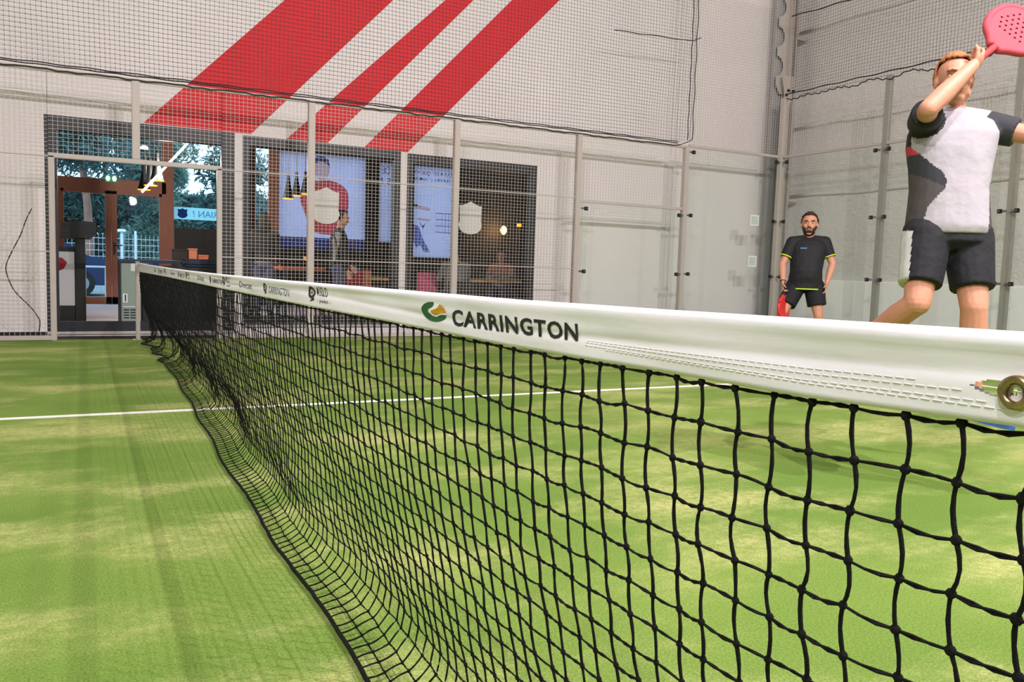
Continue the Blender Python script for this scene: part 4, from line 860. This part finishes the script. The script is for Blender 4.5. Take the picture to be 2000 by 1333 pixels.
t, x0, x1, z0, z1, y = poster(ops[5], 'sky-blue window poster with two lines of slogan and a seated figure')
obj('sheet', MB().box((x0, y, z0), (x1, y + 0.004, z1)), M['film'], t)
ptext(t, 'QUI A DIT QUE VO', 6.42, 7.38, 3.10, 3.22, 'filmink', y - 0.004, 0.01); ptext(t, "TRAVAIL (T'AIMEN", 6.42, 7.36, 2.95, 3.07, 'filmink', y - 0.004, 0.01)
gm = MB()
for k in range(6): gm.box((6.98 + k * 0.085, y - 0.004, 1.75), (6.99 + k * 0.085, y - 0.002, 2.25))
for k in range(4): gm.box((6.98, y - 0.004, 1.78 + k * 0.15), (7.42, y - 0.002, 1.795 + k * 0.15))
stuff(obj('print_grid', gm, M['filmgrid'], t))
flatp(t, 'print_bench', [(6.44, 2.40), (6.84, 2.36), (6.84, 2.28), (6.44, 2.32)], 'filmskin', y - 0.003); flatp(t, 'print_bench', [(6.52, 2.10), (6.84, 2.08), (6.84, 2.03), (6.52, 2.05)], 'filmskin', y - 0.003)
flatp(t, 'print_figure', [(6.42, 1.95), (6.56, 1.9), (6.66, 1.62), (6.8, 1.4), (6.86, 1.3), (6.7, 1.3), (6.6, 1.46), (6.5, 1.4), (6.42, 1.55)], 'filmgrid', y - 0.003)
flatp(t, 'print_figure', [(6.56, 2.02), (6.66, 1.92), (6.74, 2.0), (6.66, 1.84)], 'filmgrey', y - 0.004)
t = thing('window_banner', (1.6, FZ + 0.03, 1.78), 'pale cyan banner with a dark shield and mirrored letters in the side window', 'banner'); y = FZ + 0.04
obj('sheet', MB().box((1.13, y, 1.78), (2.22, y + 0.003, 2.03)), M['filmcyan'], t)
flatp(t, 'shield', [(1.2, 1.99), (1.26, 1.985), (1.30, 2.01), (1.34, 1.985), (1.40, 1.99), (1.385, 1.93), (1.40, 1.86), (1.36, 1.82), (1.30, 1.80), (1.24, 1.82), (1.20, 1.86), (1.215, 1.93)], 'filmink', y - 0.003)
ptext(t, 'BRIAN ?', 1.50, 2.10, 1.84, 1.97, 'filmgrid', y - 0.003)
# exit sign over the door
t = thing('exit_sign', (-0.04, FZ - 0.06, 2.45), 'small glowing green exit sign above the entrance door', 'sign'); obj('box', MB().bbox((-0.15, FZ - 0.07, 2.44), (0.07, FZ - 0.02, 2.58), 0.006), M['exitg'], t)
for cx in (-0.095, 0.02): obj('pictogram', MB().prism(el(cx, 2.51, 0.04, 0.055, 12), 'xz', FZ - 0.075, FZ - 0.068), M['exitw'], t)
# pendants
def pendant(x, y, zb, label, group, h=0.33, r=0.088, top=3.55):
    t = thing('pendant_lamp', (x, y, zb), label, 'lamp', group); pr = [(r, 0), (r * 0.80, h * 0.22), (r * 0.5, h * 0.6), (r * 0.34, h * 0.85), (r * 0.26, h)]
    obj('shade', MB().lathe(pr, (x, y, zb), 20), M['black'], t, True); obj('inner_shade', MB().lathe([(r * 1.01, -0.012), (r * 0.985, 0.004), (r * 0.75, h * 0.22), (r * 0.1, h * 0.5)], (x, y, zb), 20), M['gold'], t, True)
    ld = bpy.data.lights.new('pendant_light', 'SPOT'); ld.energy = 9; ld.color = (1, 0.72, 0.4); ld.spot_size = 2.2; ld.shadow_soft_size = 0.05; lo = bpy.data.objects.new('pendant_light', ld); COL.objects.link(lo); lo.parent = t; lo.location = (0, 0, -0.02)
    obj('socket', MB().tube([(x, y, zb + h), (x, y, zb + h + 0.06)], 0.024, 8), M['black'], t); obj('flex', MB().tube([(x, y, zb + h + 0.05), (x, y, top)], 0.005, 6), M['black'], t)
gp = 'black cone pendants over the bar'
for k, (x, yy, zb) in enumerate(((0.47, 13.5, 2.165), (0.42, 14.1, 2.13), (0.36, 14.7, 2.10))): pendant(x, yy, zb, 'black cone pendant with gold inside by the entrance, ' + ('nearest', 'middle', 'farthest')[k] + ' of its row', gp, 0.36, 0.10)
for k, (x, yy, zb) in enumerate(((2.484, 13.5, 2.02), (2.71, 13.9, 2.11), (2.93, 14.2, 2.17))): pendant(x, yy, zb, 'black cone pendant before the red figure poster, ' + ('left', 'middle', 'right')[k] + ' of three', gp)
t = thing('tube_lamp', (0.58, 13.3, 1.97), 'white glowing tube lamp hung at a slant by the entrance', 'lamp'); obj('tube', MB().tube([(0.24, 13.3, 1.95), (0.93, 13.3, 2.79)], 0.018, 8), M['whitelamp'], t)
ld = bpy.data.lights.new('tube_light', 'POINT'); ld.energy = 220; ld.color = (1, 0.88, 0.82); ld.shadow_soft_size = 0.1; lo = bpy.data.objects.new('tube_light', ld); COL.objects.link(lo); lo.parent = t; lo.location = (0.0, 0.15, 0.4)
obj('flex', MB().tube([(0.93, 13.3, 2.79), (0.93, 13.3, 3.55)], 0.004, 5), M['black'], t); obj('flex', MB().tube([(0.3, 13.3, 2.02), (0.3, 13.3, 3.55)], 0.004, 5), M['black'], t)
t = thing('dome_lamp', (0.45, 16, 2.93), 'small white dome lamp hanging before the transom window', 'lamp'); obj('dome', MB().lathe([(0.07, 0), (0.065, 0.03), (0.04, 0.055), (0.01, 0.065)], (0.45, 16, 2.92), 16), M['whitelamp'], t, True); obj('flex', MB().tube([(0.45, 16, 2.98), (0.45, 16, 3.55)], 0.004, 5), M['black'], t)
# refrigerator seen from the back, bar counter
t = thing('refrigerator', (-0.02, 11.75, 0), 'grey-green back of a refrigerator beside the bar', 'refrigerator')
obj('cabinet', MB().bbox((-0.13, 11.5, 0.06), (0.11, 11.95, 0.89), 0.008), M['fridge'], t); obj('top', MB().bbox((-0.15, 11.47, 0.89), (0.60, 12.0, 0.935), 0.006), M['blueblack'], t); obj('side_trim', MB().box((-0.15, 11.48, 0.03), (-0.13, 11.97, 0.89)), M['black'], t); obj('paper_label', MB().box((-0.01, 11.496, 0.78), (0.04, 11.499, 0.88)), M['label'], t); obj('rating_plate', MB().box((-0.11, 11.496, 0.36), (-0.05, 11.499, 0.48)), M['label'], t); obj('barcode', MB().box((-0.085, 11.494, 0.375), (-0.07, 11.4962, 0.465)), M['ink'], t)
obj('grille_top', MB().bbox((-0.11, 11.485, 0.295), (0.06, 11.5, 0.31), 0.003), M['label'], t)
for k in range(4):
    for xx in (-0.10, -0.02): obj('grille_slot', MB().box((xx, 11.495, 0.15 + 0.035 * k), (xx + 0.065, 11.4995, 0.165 + 0.035 * k)), M['black'], t)
for xx in (-0.1, 0.05): obj('foot', MB().tube([(xx, 11.6, 0), (xx, 11.6, 0.065)], 0.02, 8), M['black'], t)
t = thing('bar_counter', (0.75, 11.5, 0), 'black bar counter with a dark rounded top behind the net', 'counter')
obj('body', MB().bbox((0.13, 11.45, 0), (1.55, 11.9, 0.86), 0.006), M['black'], t); obj('top', MB().bbox((0.62, 11.38, 0.86), (1.6, 11.95, 0.965), 0.04), M['blueblack'], t); obj('kick_strip', MB().box((0.14, 11.44, 0.06), (1.54, 11.449, 0.09)), M['hoodlamp'], t)
t = thing('room_divider', (1.35, 16, 0), 'black divider screen before the side window', 'screen'); obj('panel', MB().bbox((0.95, 16, 0.04), (1.9, 16.05, 1.53), 0.006), M['dark'], t); obj('foot', MB().bbox((1.0, 15.9, 0), (1.1, 16.15, 0.04), 0.004), M['black'], t); obj('foot', MB().bbox((1.7, 15.9, 0), (1.8, 16.15, 0.04), 0.004), M['black'], t)
t = thing('side_table', (1.2, 15.4, 0), 'low dark sideboard before the black divider', 'sideboard'); obj('body', MB().bbox((0.86, 15.2, 0.0), (1.6, 15.6, 0.93), 0.008), M['dark'], t); obj('door', MB().bbox((0.9, 15.19, 0.1), (1.2, 15.2, 0.85), 0.003), M['black'], t)
for x0, x1, z0, z1, mt, lb in ((0.86, 1.10, 0.93, 1.13, 'dark', 'dark brown box on the sideboard, leftmost'), (1.12, 1.26, 0.93, 1.15, 'wood', 'brown wooden crate on the sideboard, middle'), (1.28, 1.45, 0.93, 1.04, 'orange', 'low orange-brown box on the sideboard, rightmost')):
    t = thing('box', ((x0 + x1) / 2, 15.4, z0), lb, 'box', 'boxes on the sideboard'); obj('body', MB().bbox((x0, 15.25, z0), (x1, 15.5, z1 - 0.03), 0.006), M[mt], t); obj('lid', MB().bbox((x0 - 0.006, 15.244, z1 - 0.03), (x1 + 0.006, 15.506, z1), 0.004), M[mt], t)
# kiosk
t = thing('kiosk', (-0.7, 13.1, 0), 'black kiosk with overhead box and white front panel by the entrance', 'kiosk')
obj('column', MB().bbox((-0.67, 12.95, 0.0), (-0.535, 13.3, 1.22), 0.006), M['black'], t); obj('overhead_box', MB().prism([(-0.84, 1.20), (-0.47, 1.20), (-0.39, 1.28), (-0.39, 1.45), (-0.55, 1.46), (-0.84, 1.44)], 'xz', 12.95, 13.3), M['black'], t)
obj('cabinet', MB().bbox((-1.3, 13.0, 0.0), (-0.67, 13.3, 1.08), 0.006), M['black'], t); obj('front_panel', MB().bbox((-1.2, 12.985, 0.235), (-0.678, 13.0, 1.012), 0.004), M['screen'], t)
obj('print', MB().prism([(-0.9, 0.93), (-0.83, 0.92), (-0.77, 0.86), (-0.81, 0.77), (-0.9, 0.72)], 'xz', 12.98, 12.986), M['redshape'], t); obj('knob', MB().sph((-0.76, 13.0, 1.47), 0.03, 10, 8), M['black'], t)
t = thing('doormat', (-0.6, 13.2, 0), 'brown mat on the tiled floor under the kiosk', 'mat'); obj('mat', MB().bbox((-1.3, 12.4, 0.001), (-0.52, 12.93, 0.015), 0.004), M['wood'], t)
# tables
def bar_table(x0, x1, y0, y1, z, label, mt='tabletop'):
    t = thing('high_table', ((x0 + x1) / 2, (y0 + y1) / 2, 0), label, 'table'); obj('tabletop', MB().bbox((x0, y0, z - 0.045), (x1, y1, z), 0.006), M[mt], t)
    for x in (x0 + 0.06, x1 - 0.06):
        for y in (y0 + 0.05, y1 - 0.05): obj('leg', MB().bbox((x - 0.02, y - 0.02, 0), (x + 0.02, y + 0.02, z - 0.045), 0.003), M['black'], t)
    return t
bar_table(2.25, 2.95, 12.8, 13.5, 0.885, 'orange-brown wooden table with an amber drink, left window', 'orange')
bar_table(3.27, 3.86, 12.35, 12.9, 0.755, 'pale oak table beside the standing person in the black jacket')
bar_table(5.55, 6.55, 12.75, 13.25, 0.752, 'long pale oak table under the glowing lamp in the dark window')
t = thing('wine_glass', (2.665, 13.0, 0.886), 'stemmed glass with amber drink on the orange-brown table', 'glass')
obj('bowl', MB().lathe([(0.006, 0.09), (0.03, 0.11), (0.045, 0.15), (0.04, 0.22), (0.038, 0.22), (0.042, 0.15), (0.005, 0.10)], (2.665, 13.0, 0.886), 16), M['wglass'], t, True); obj('drink', MB().lathe([(0.004, 0.102), (0.03, 0.118), (0.040, 0.15), (0.038, 0.175), (0.0, 0.175)], (2.665, 13.0, 0.886), 16), M['wine'], t, True); obj('stem', MB().lathe([(0.035, 0.001), (0.034, 0.004), (0.005, 0.012), (0.004, 0.09)], (2.665, 13.0, 0.886), 14), M['wglass'], t, True)
t = thing('cup', (3.37, 12.55, 0.756), 'blue plastic cup on the pale oak table beside the standing person', 'cup'); obj('cup_body', MB().lathe([(0.0, 0.002), (0.045, 0.002), (0.06, 0.14), (0.056, 0.14), (0.042, 0.01), (0, 0.01)], (3.37, 12.55, 0.756), 16), M['blue'], t, True); obj('cup_rim', MB().tube([(3.37 + 0.058 * math.cos(k * math.pi / 8), 12.55 + 0.058 * math.sin(k * math.pi / 8), 0.896) for k in range(16)], 0.004, 5, 0, False, True), M['blue'], t)
# chairs
def chair(x, y, face, mt, label, zs=0.46, zb=0.86, legm='orange'):
    t = thing('chair', (x, y, 0), label, 'chair'); c, s = math.cos(face), math.sin(face)
    def TB(a, b_):
        m_ = MB().bbox(a, b_, 0.012); m_.v = [(x + v[0] * c - v[1] * s, y + v[0] * s + v[1] * c, v[2]) for v in m_.v]; return m_
    obj('seat', TB((-0.21, -0.21, zs - 0.05), (0.21, 0.21, zs)), M[mt], t); obj('backrest', TB((-0.20, -0.22, zs + 0.08), (0.20, -0.18, zb)), M[mt], t)
    for a in (-0.18, 0.18):
        for bq in (-0.18, 0.18):
            l = MB().tube([(a, bq, zs - 0.04), (a * 1.15, bq * 1.15, 0)], [0.018, 0.013], 8); l.v = [(x + v[0] * c - v[1] * s, y + v[0] * s + v[1] * c, v[2]) for v in l.v]; obj('leg', l, M[legm], t)
        p = MB().bbox((a - 0.015, -0.215, zs), (a + 0.015, -0.185, zs + 0.1), 0.004); p.v = [(x + v[0] * c - v[1] * s, y + v[0] * s + v[1] * c, v[2]) for v in p.v]; obj('back_post', p, M[legm], t)
chair(3.08, 12.12, 2.4, 'redbag', 'dark red chair beside the standing person in the black jacket')
chair(4.50, 12.6, 0.3, 'pink', 'pink-red chair left of the person in the grey hoodie')
chair(3.75, 13.35, 3.1, 'orange', 'orange wooden chair behind the pale oak table')
# wall lamp
t = thing('wall_lamp', (7.38, 15.2, 1.69), 'glowing round bulb lamp on a dark pole in the right window', 'lamp'); obj('bulb', MB().sph((7.38, 15.2, 1.775), (0.063, 0.063, 0.09), 14, 10), M['warm'], t, True); obj('cage', MB().tube([(7.29, 15.14, 1.65), (7.28, 15.14, 1.775), (7.30, 15.14, 1.90)], 0.012, 6), M['black'], t); obj('pole', MB().tube([(7.34, 15.22, 0), (7.34, 15.22, 1.67)], 0.015, 8), M['black'], t); obj('base', MB().lathe([(0.14, 0), (0.14, 0.02), (0.02, 0.03)], (7.34, 15.22, 0), 16), M['black'], t)
ld = bpy.data.lights.new('bulb_light', 'POINT'); ld.energy = 9; ld.color = (1, 0.5, 0.16); ld.shadow_soft_size = 0.05; lo = bpy.data.objects.new('bulb_light', ld); COL.objects.link(lo); lo.parent = t; lo.location = (-0.13, -0.02, 0.09)
t = thing('sconce', (7.43, 14.6, 1.82), 'tiny orange lamp right of the glowing bulb', 'lamp'); obj('shade', MB().bbox((7.385, 14.57, 1.83), (7.475, 14.63, 1.895), 0.01), M['gold'], t); obj('stem', MB().tube([(7.43, 14.6, 1.0), (7.43, 14.6, 1.83)], 0.01, 6), M['black'], t); obj('stand', MB().bbox((7.2, 14.4, 0), (7.66, 14.8, 1.0), 0.01), M['dark'], t)
t = thing('partition', (7.5, 15.4, 0), 'dark brown partition behind the glowing lamp', 'screen'); obj('panel', MB().bbox((5.35, 15.4, 0.03), (9.3, 15.46, 1.15), 0.006), M['dark'], t); obj('upper_panel', MB().bbox((7.55, 15.4, 1.16), (9.3, 15.46, 3.4), 0.006), M['dark'], t); obj('upper_panel', MB().bbox((6.55, 15.4, 1.16), (7.54, 15.46, 3.4), 0.006), M['dark'], t)
for x in (5.5, 9.1): obj('foot', MB().bbox((x, 15.3, 0), (x + 0.1, 15.56, 0.03), 0.004), M['black'], t)
# coat stand
cx, cy = 3.72, 11.35
t = thing('coat_stand', (cx, cy, 0), 'black coat stand with a cap and dark coats in the middle window', 'coat stand'); obj('pole', MB().tube([(cx, cy, 0), (cx, cy, 1.98)], 0.02, 8), M['black'], t); obj('base', MB().lathe([(0.2, 0), (0.2, 0.025), (0.03, 0.05)], (cx, cy, 0), 18), M['black'], t)
obj('cap', MB().sph((cx + 0.03, cy, 1.95), (0.12, 0.12, 0.10), 16, 10).sph((cx + 0.13, cy - 0.02, 1.88), (0.10, 0.08, 0.02), 14, 8), M['clothblack'], t, True)
cb = MB(); cb.loft([(V3(cx, cy, 0.62), V3(1, 0, 0), V3(0, 1, 0), 0.13, 0.10), (V3(cx - 0.02, cy, 1.1), V3(1, 0, 0), V3(0, 1, 0), 0.15, 0.11), (V3(cx, cy, 1.5), V3(1, 0, 0), V3(0, 1, 0), 0.14, 0.10), (V3(cx + 0.02, cy, 1.72), V3(1, 0, 0), V3(0, 1, 0), 0.08, 0.07), (V3(cx + 0.02, cy, 1.82), V3(1, 0, 0), V3(0, 1, 0), 0.07, 0.06)]); obj('coat', cb, M['jacket'], t, True)

# people inside the clubhouse
def pose(x, y, face, sit=False, k=1.0, arms=None):
    F = V3(math.cos(face), math.sin(face), 0); Rr = F.cross(V3(0, 0, 1)); B = V3(x, y, 0); W2 = lambda r, f, z: tuple(B + Rr * (r * k) + F * (f * k) + V3(0, 0, z * k))
    if not sit: J = dict(head=W2(0, 0.05, 1.655), neck=W2(0, 0.01, 1.50), chest=W2(0, 0, 1.28), belly=W2(0, 0.01, 1.08), pelvis=W2(0, 0, 0.96), hip_r=W2(0.09, 0, 0.9), hip_l=W2(-0.09, 0, 0.9), kn_r=W2(0.10, 0.03, 0.5), kn_l=W2(-0.10, 0.03, 0.5), an_r=W2(0.11, -0.02, 0.09), an_l=W2(-0.11, -0.02, 0.09), sh_r=W2(0.185, 0, 1.42), sh_l=W2(-0.185, 0, 1.42), el_r=W2(0.24, 0.02, 1.13), el_l=W2(-0.24, 0.02, 1.13), wr_r=W2(0.22, 0.18, 0.92), wr_l=W2(-0.22, 0.18, 0.92))
    else: J = dict(head=W2(0, 0.08, 1.20), neck=W2(0, 0.04, 1.05), chest=W2(0, 0.02, 0.84), belly=W2(0, 0.0, 0.68), pelvis=W2(0, 0, 0.56), hip_r=W2(0.09, 0.02, 0.53), hip_l=W2(-0.09, 0.02, 0.53), kn_r=W2(0.12, 0.42, 0.5), kn_l=W2(-0.12, 0.42, 0.5), an_r=W2(0.12, 0.38, 0.09), an_l=W2(-0.12, 0.38, 0.09), sh_r=W2(0.185, 0.02, 0.98), sh_l=W2(-0.185, 0.02, 0.98), el_r=W2(0.24, 0.16, 0.76), el_l=W2(-0.24, 0.16, 0.76), wr_r=W2(0.16, 0.36, 0.80), wr_l=W2(-0.16, 0.36, 0.80))
    if arms: J.update(arms)
    return J, F, W2
J, F, W2 = pose(2.93, 12.0, -0.35, False, 1.0)
J['wr_r'] = (3.02, 11.82, 0.86); J['el_r'] = (2.93, 11.76, 1.12)
pa, *_ = person(J, 'standing person in an open black jacket looking right in the middle window', V3(0.9, -0.25, -0.22), F, 1.0, 0, 'skin2', 'hairblack', None, 0.009, 1.0, None, shirt='jacket', sleeve=2, shorts='denim', short_f=2, hem=0.06, shirt_mats=['jacket', 'printgrey'], shirt_fn=lambda c, n: 1 if (n[1] < -0.45 and 2.74 < c[0] - 0.1 * (c[2] - 1.1) < 2.85 and 1.0 < c[2] < 1.44) else 0, shoe=('black', 'sole'))
J, F, W2 = pose(2.19, 14.0, 1.2)
pb, *_ = person(J, 'person with long dark hair seen from behind, left part of the middle window', V3(0.35, 0.93, 0), F, 0.95, 0, 'skin2', 'hairblack', None, 0.011, 1.05, None, shirt='jacket', sleeve=2, shorts='denim', short_f=2, shoe=('black', 'sole'), hairfn=lambda q: q.y < 0.5)
lh = MB(); lh.sph((2.19, 13.97, 1.56), (0.115, 0.085, 0.20), 18, 12); lh.sph((2.19, 14.0, 1.68), (0.10, 0.11, 0.13), 18, 12); obj('long_hair', lh, M['hairblack'], pb, True)
J, F, W2 = pose(4.93, 12.05, 1.45, True)
person(J, 'seated person in a grey hoodie seen from behind', V3(0.1, 0.98, -0.05), F, 1.08, 0, 'skin2', 'hairblack', None, 0.011, 1.05, None, shirt='hood', sleeve=2, shorts='denim', short_f=2, shoe=('black', 'sole'))
chair(4.93, 12.03, -0.12, 'dark', 'dark chair under the person in the grey hoodie', 0.44, 0.74, 'black')
J, F, W2 = pose(6.62, 13.72, -2.2, True)
person(J, 'seated person in a reddish plaid shirt leaning on the long oak table', V3(-0.6, -0.7, -0.25), F, 1.08, 0, 'skin2', 'hairblack', None, 0.011, 1.05, None, shirt='plaid', sleeve=2, shorts='denim', short_f=2, shoe=('black', 'sole'), shirt_mats=['plaid', 'hood'], shirt_fn=lambda c, n: 1 if c[2] < 0.86 else 0)
chair(6.62, 13.74, 2.5, 'dark', 'dark chair under the person in the plaid shirt', 0.44, 0.8, 'black')

# ------------------------------------------------------------------ outside the entrance
tag(obj('parking_ground', MB().add([(-25, FZ + 0.2, -0.05), (45, FZ + 0.2, -0.05), (45, 70, -0.05), (-25, 70, -0.05)], [(0, 1, 2, 3)]), M['asphalt']), 'grey asphalt ground outside the entrance', 'ground', None, 'structure')
t = thing('patio_table', (-0.3, 20.2, -0.05), 'white-framed patio table outside the entrance door', 'table'); obj('tabletop', MB().bbox((-0.56, 19.9, 0.70), (-0.05, 20.5, 0.735), 0.006), M['whitepost'], t)
for x in (-0.52, -0.09):
    for y in (19.95, 20.45): obj('leg', MB().bbox((x - 0.025, y - 0.025, -0.05), (x + 0.025, y + 0.025, 0.70), 0.004), M['whitepost'], t)
def car(x, y, label, s=1):
    t = thing('car', (x, y, -0.05), label, 'car', None); z = -0.05
    body = [(-2.0, 0.30), (-1.95, 0.75), (-1.75, 0.86), (-0.95, 0.92), (-0.45, 1.34), (0.75, 1.40), (1.45, 1.02), (1.95, 0.90), (2.05, 0.55), (2.0, 0.28)]
    P = smoothpts(body, 3); b_ = MB().prism([(x + s * a, z + c) for a, c in P], 'xz', y, y + 1.6); obj('body', b_, M['carblue'], t)
    obj('side_window', MB().prism([(x + s * a, z + c) for a, c in ((-0.78, 0.95), (-0.40, 1.27), (0.15, 1.30), (0.15, 0.96))], 'xz', y - 0.012, y + 0.01), M['carglass'], t); obj('side_window', MB().prism([(x + s * a, z + c) for a, c in ((0.22, 0.96), (0.22, 1.31), (0.72, 1.31), (1.2, 1.02))], 'xz', y - 0.012, y + 0.01), M['carglass'], t)
    for a in (-1.25, 1.3):
        w_ = obj('wheel', MB().tube([(x + a * s, y - 0.03, z + 0.32), (x + a * s, y + 0.2, z + 0.32)], 0.32, 20), M['rubber'], t); obj('hubcap', MB().tube([(x + a * s, y - 0.04, z + 0.32), (x + a * s, y - 0.028, z + 0.32)], 0.19, 14), M['hoodlamp'], w_)
        obj('wheel', MB().tube([(x + a * s, y + 1.4, z + 0.32), (x + a * s, y + 1.63, z + 0.32)], 0.32, 20), M['rubber'], t)
    obj('headlamp', MB().bbox((x + s * -1.97 - 0.06, y - 0.01, z + 0.60), (x + s * -1.97 + 0.1, y + 0.2, z + 0.72), 0.01), M['carlight'], t)
car(-1.9, 22.5, 'dark blue car parked outside, seen through the left door leaf'); car(2.75, 22.9, 'dark blue car parked outside, right of the door handle', 1)
t = thing('boundary_fence', (0, 25.5, -0.05), 'white-posted wire fence beyond the parked cars', 'fence')
bm_ = MB()
for k in range(10): x = -5.3 + k * 2.05; obj('post', MB().bbox((x + 2.0 - 0.03, 25.45, -0.05), (x + 2.0 + 0.03, 25.51, 1.7), 0.006), M['whitepost'], t)
for k in range(9): bm_.box((-4, 25.475, 0.1 + 0.17 * k), (16, 25.485, 0.112 + 0.17 * k))
for k in range(180): bm_.box((-4 + k * 0.11, 25.47, 0.0), (-3.993 + k * 0.11, 25.477, 1.6))
stuff(obj('wire_mesh', bm_, M['whitepost'], t))
t = thing('bollard_lamp', (0.4, 24.2, -0.05), 'short white lamp post outside, right of the door handle', 'lamp post'); obj('pole', MB().tube([(0.4, 24.2, -0.05), (0.4, 24.2, 1.62)], 0.035, 10), M['whitepost'], t); obj('head', MB().bbox((0.28, 24.1, 1.62), (0.5, 24.35, 1.7), 0.02), M['carlight'], t)
def tree(x, y, h, cr, label, mt, dens, low=1.6, trunkr=0.16):
    t = thing('pine_tree', (x, y, -0.05), label, 'tree', 'trees beyond the parking')
    tr = MB(); pts = [(x + 0.12 * math.sin(k * 1.3), y + 0.1 * math.cos(k), -0.05 + h * 0.92 * k / 7) for k in range(8)]; tr.tube(pts, [trunkr * (1 - 0.1 * k) for k in range(8)], 8); obj('trunk', tr, M['bark'], t, True)
    lf = MB(); bl = []
    for k in range(26):
        zz = low + (h - low) * R(); rr = cr * (0.45 + 0.55 * math.sin(math.pi * min(1, (zz - low) / (h - low) * 0.85 + 0.15))); a = U(0, 6.283); bl.append((x + rr * 0.75 * math.cos(a) * R() ** 0.5, y + rr * 0.5 * math.sin(a), zz, U(0.5, 1.1)))
    for k in range(14): bx, by, bz, br = bl[k]; obj('branch', MB().tube([(x, y, bz - 0.5), ((x + bx) / 2, (y + by) / 2, bz - 0.2), (bx, by, bz)], [0.05, 0.035, 0.012], 5), M['bark'], t)
    for k in range(int(dens * 1.7)):
        bx, by, bz, br = bl[int(R() * len(bl))]; v = V3(random.gauss(0, 1), random.gauss(0, 1), random.gauss(0, 0.6)); v = v.normalized() * br * R() ** 0.4
        c = V3(bx, by, bz) + v; a = V3(U(-1, 1), U(-1, 1), U(-1, 1)).normalized() * U(0.10, 0.24); bq = a.orthogonal().normalized() * U(0.025, 0.06)
        lf.add([c - a, c + bq, c + a, c - bq], [(0, 1, 2, 3)])
    stuff(obj('foliage', lf, M[mt], t))
tree(-0.42, 32, 10.5, 2.6, 'tall pine with a bare reddish trunk behind the left door leaf', 'leaf2', 9000, 4.2)
tree(-3.4, 38, 9, 2.6, 'dense pine left of the reddish trunk', 'leaf', 9000, 1.4)
tree(2.3, 36, 9.5, 2.5, 'full green pine behind the right door leaf', 'leaf', 10000, 1.3)
tree(4.2, 31, 4.5, 1.6, 'dark pine behind the side window', 'leaf2', 8000, 1.2)
tree(5.9, 40, 3.6, 2.2, 'low bushy pine seen in the narrow clear window', 'leaf', 6000, 0.9)
for k, x in enumerate((-9, -2.5, 4, 10.5)):
    t = thing('hedge', (x, 47, -0.05), ('leftmost dark hedge', 'dark hedge behind the entrance door', 'dark hedge behind the side window', 'rightmost dark hedge')[k] + ' beyond the pines', 'hedge', 'hedges beyond the pines'); lf = MB()
    for q in range(11000):
        c = V3(x + U(-3.08, 3.08), 47 + U(-0.7, 0.7), 4.4 * R() ** 0.8 - 0.05); a = V3(U(-1, 1), U(-1, 1), U(-1, 1)).normalized() * U(0.12, 0.28); bq = a.orthogonal().normalized() * U(0.04, 0.09); lf.add([c - a, c + bq, c + a, c - bq], [(0, 1, 2, 3)])
    stuff(obj('foliage', lf, M['leaf2'], t)); obj('stem', MB().tube([(x, 47, -0.05), (x + 0.1, 47, 2), (x, 47, 4)], [0.12, 0.09, 0.03], 7), M['bark'], t)
tree(-5.0, 38, 11, 3.4, 'far left pine outside the entrance', 'leaf2', 6000, 1.5)
tree(0.6, 44, 12, 3.2, 'tallest pine at the back of the group', 'leaf2', 8000, 2.0)

for o in list(COL.objects):
    if '_o' in o: del o['_o']
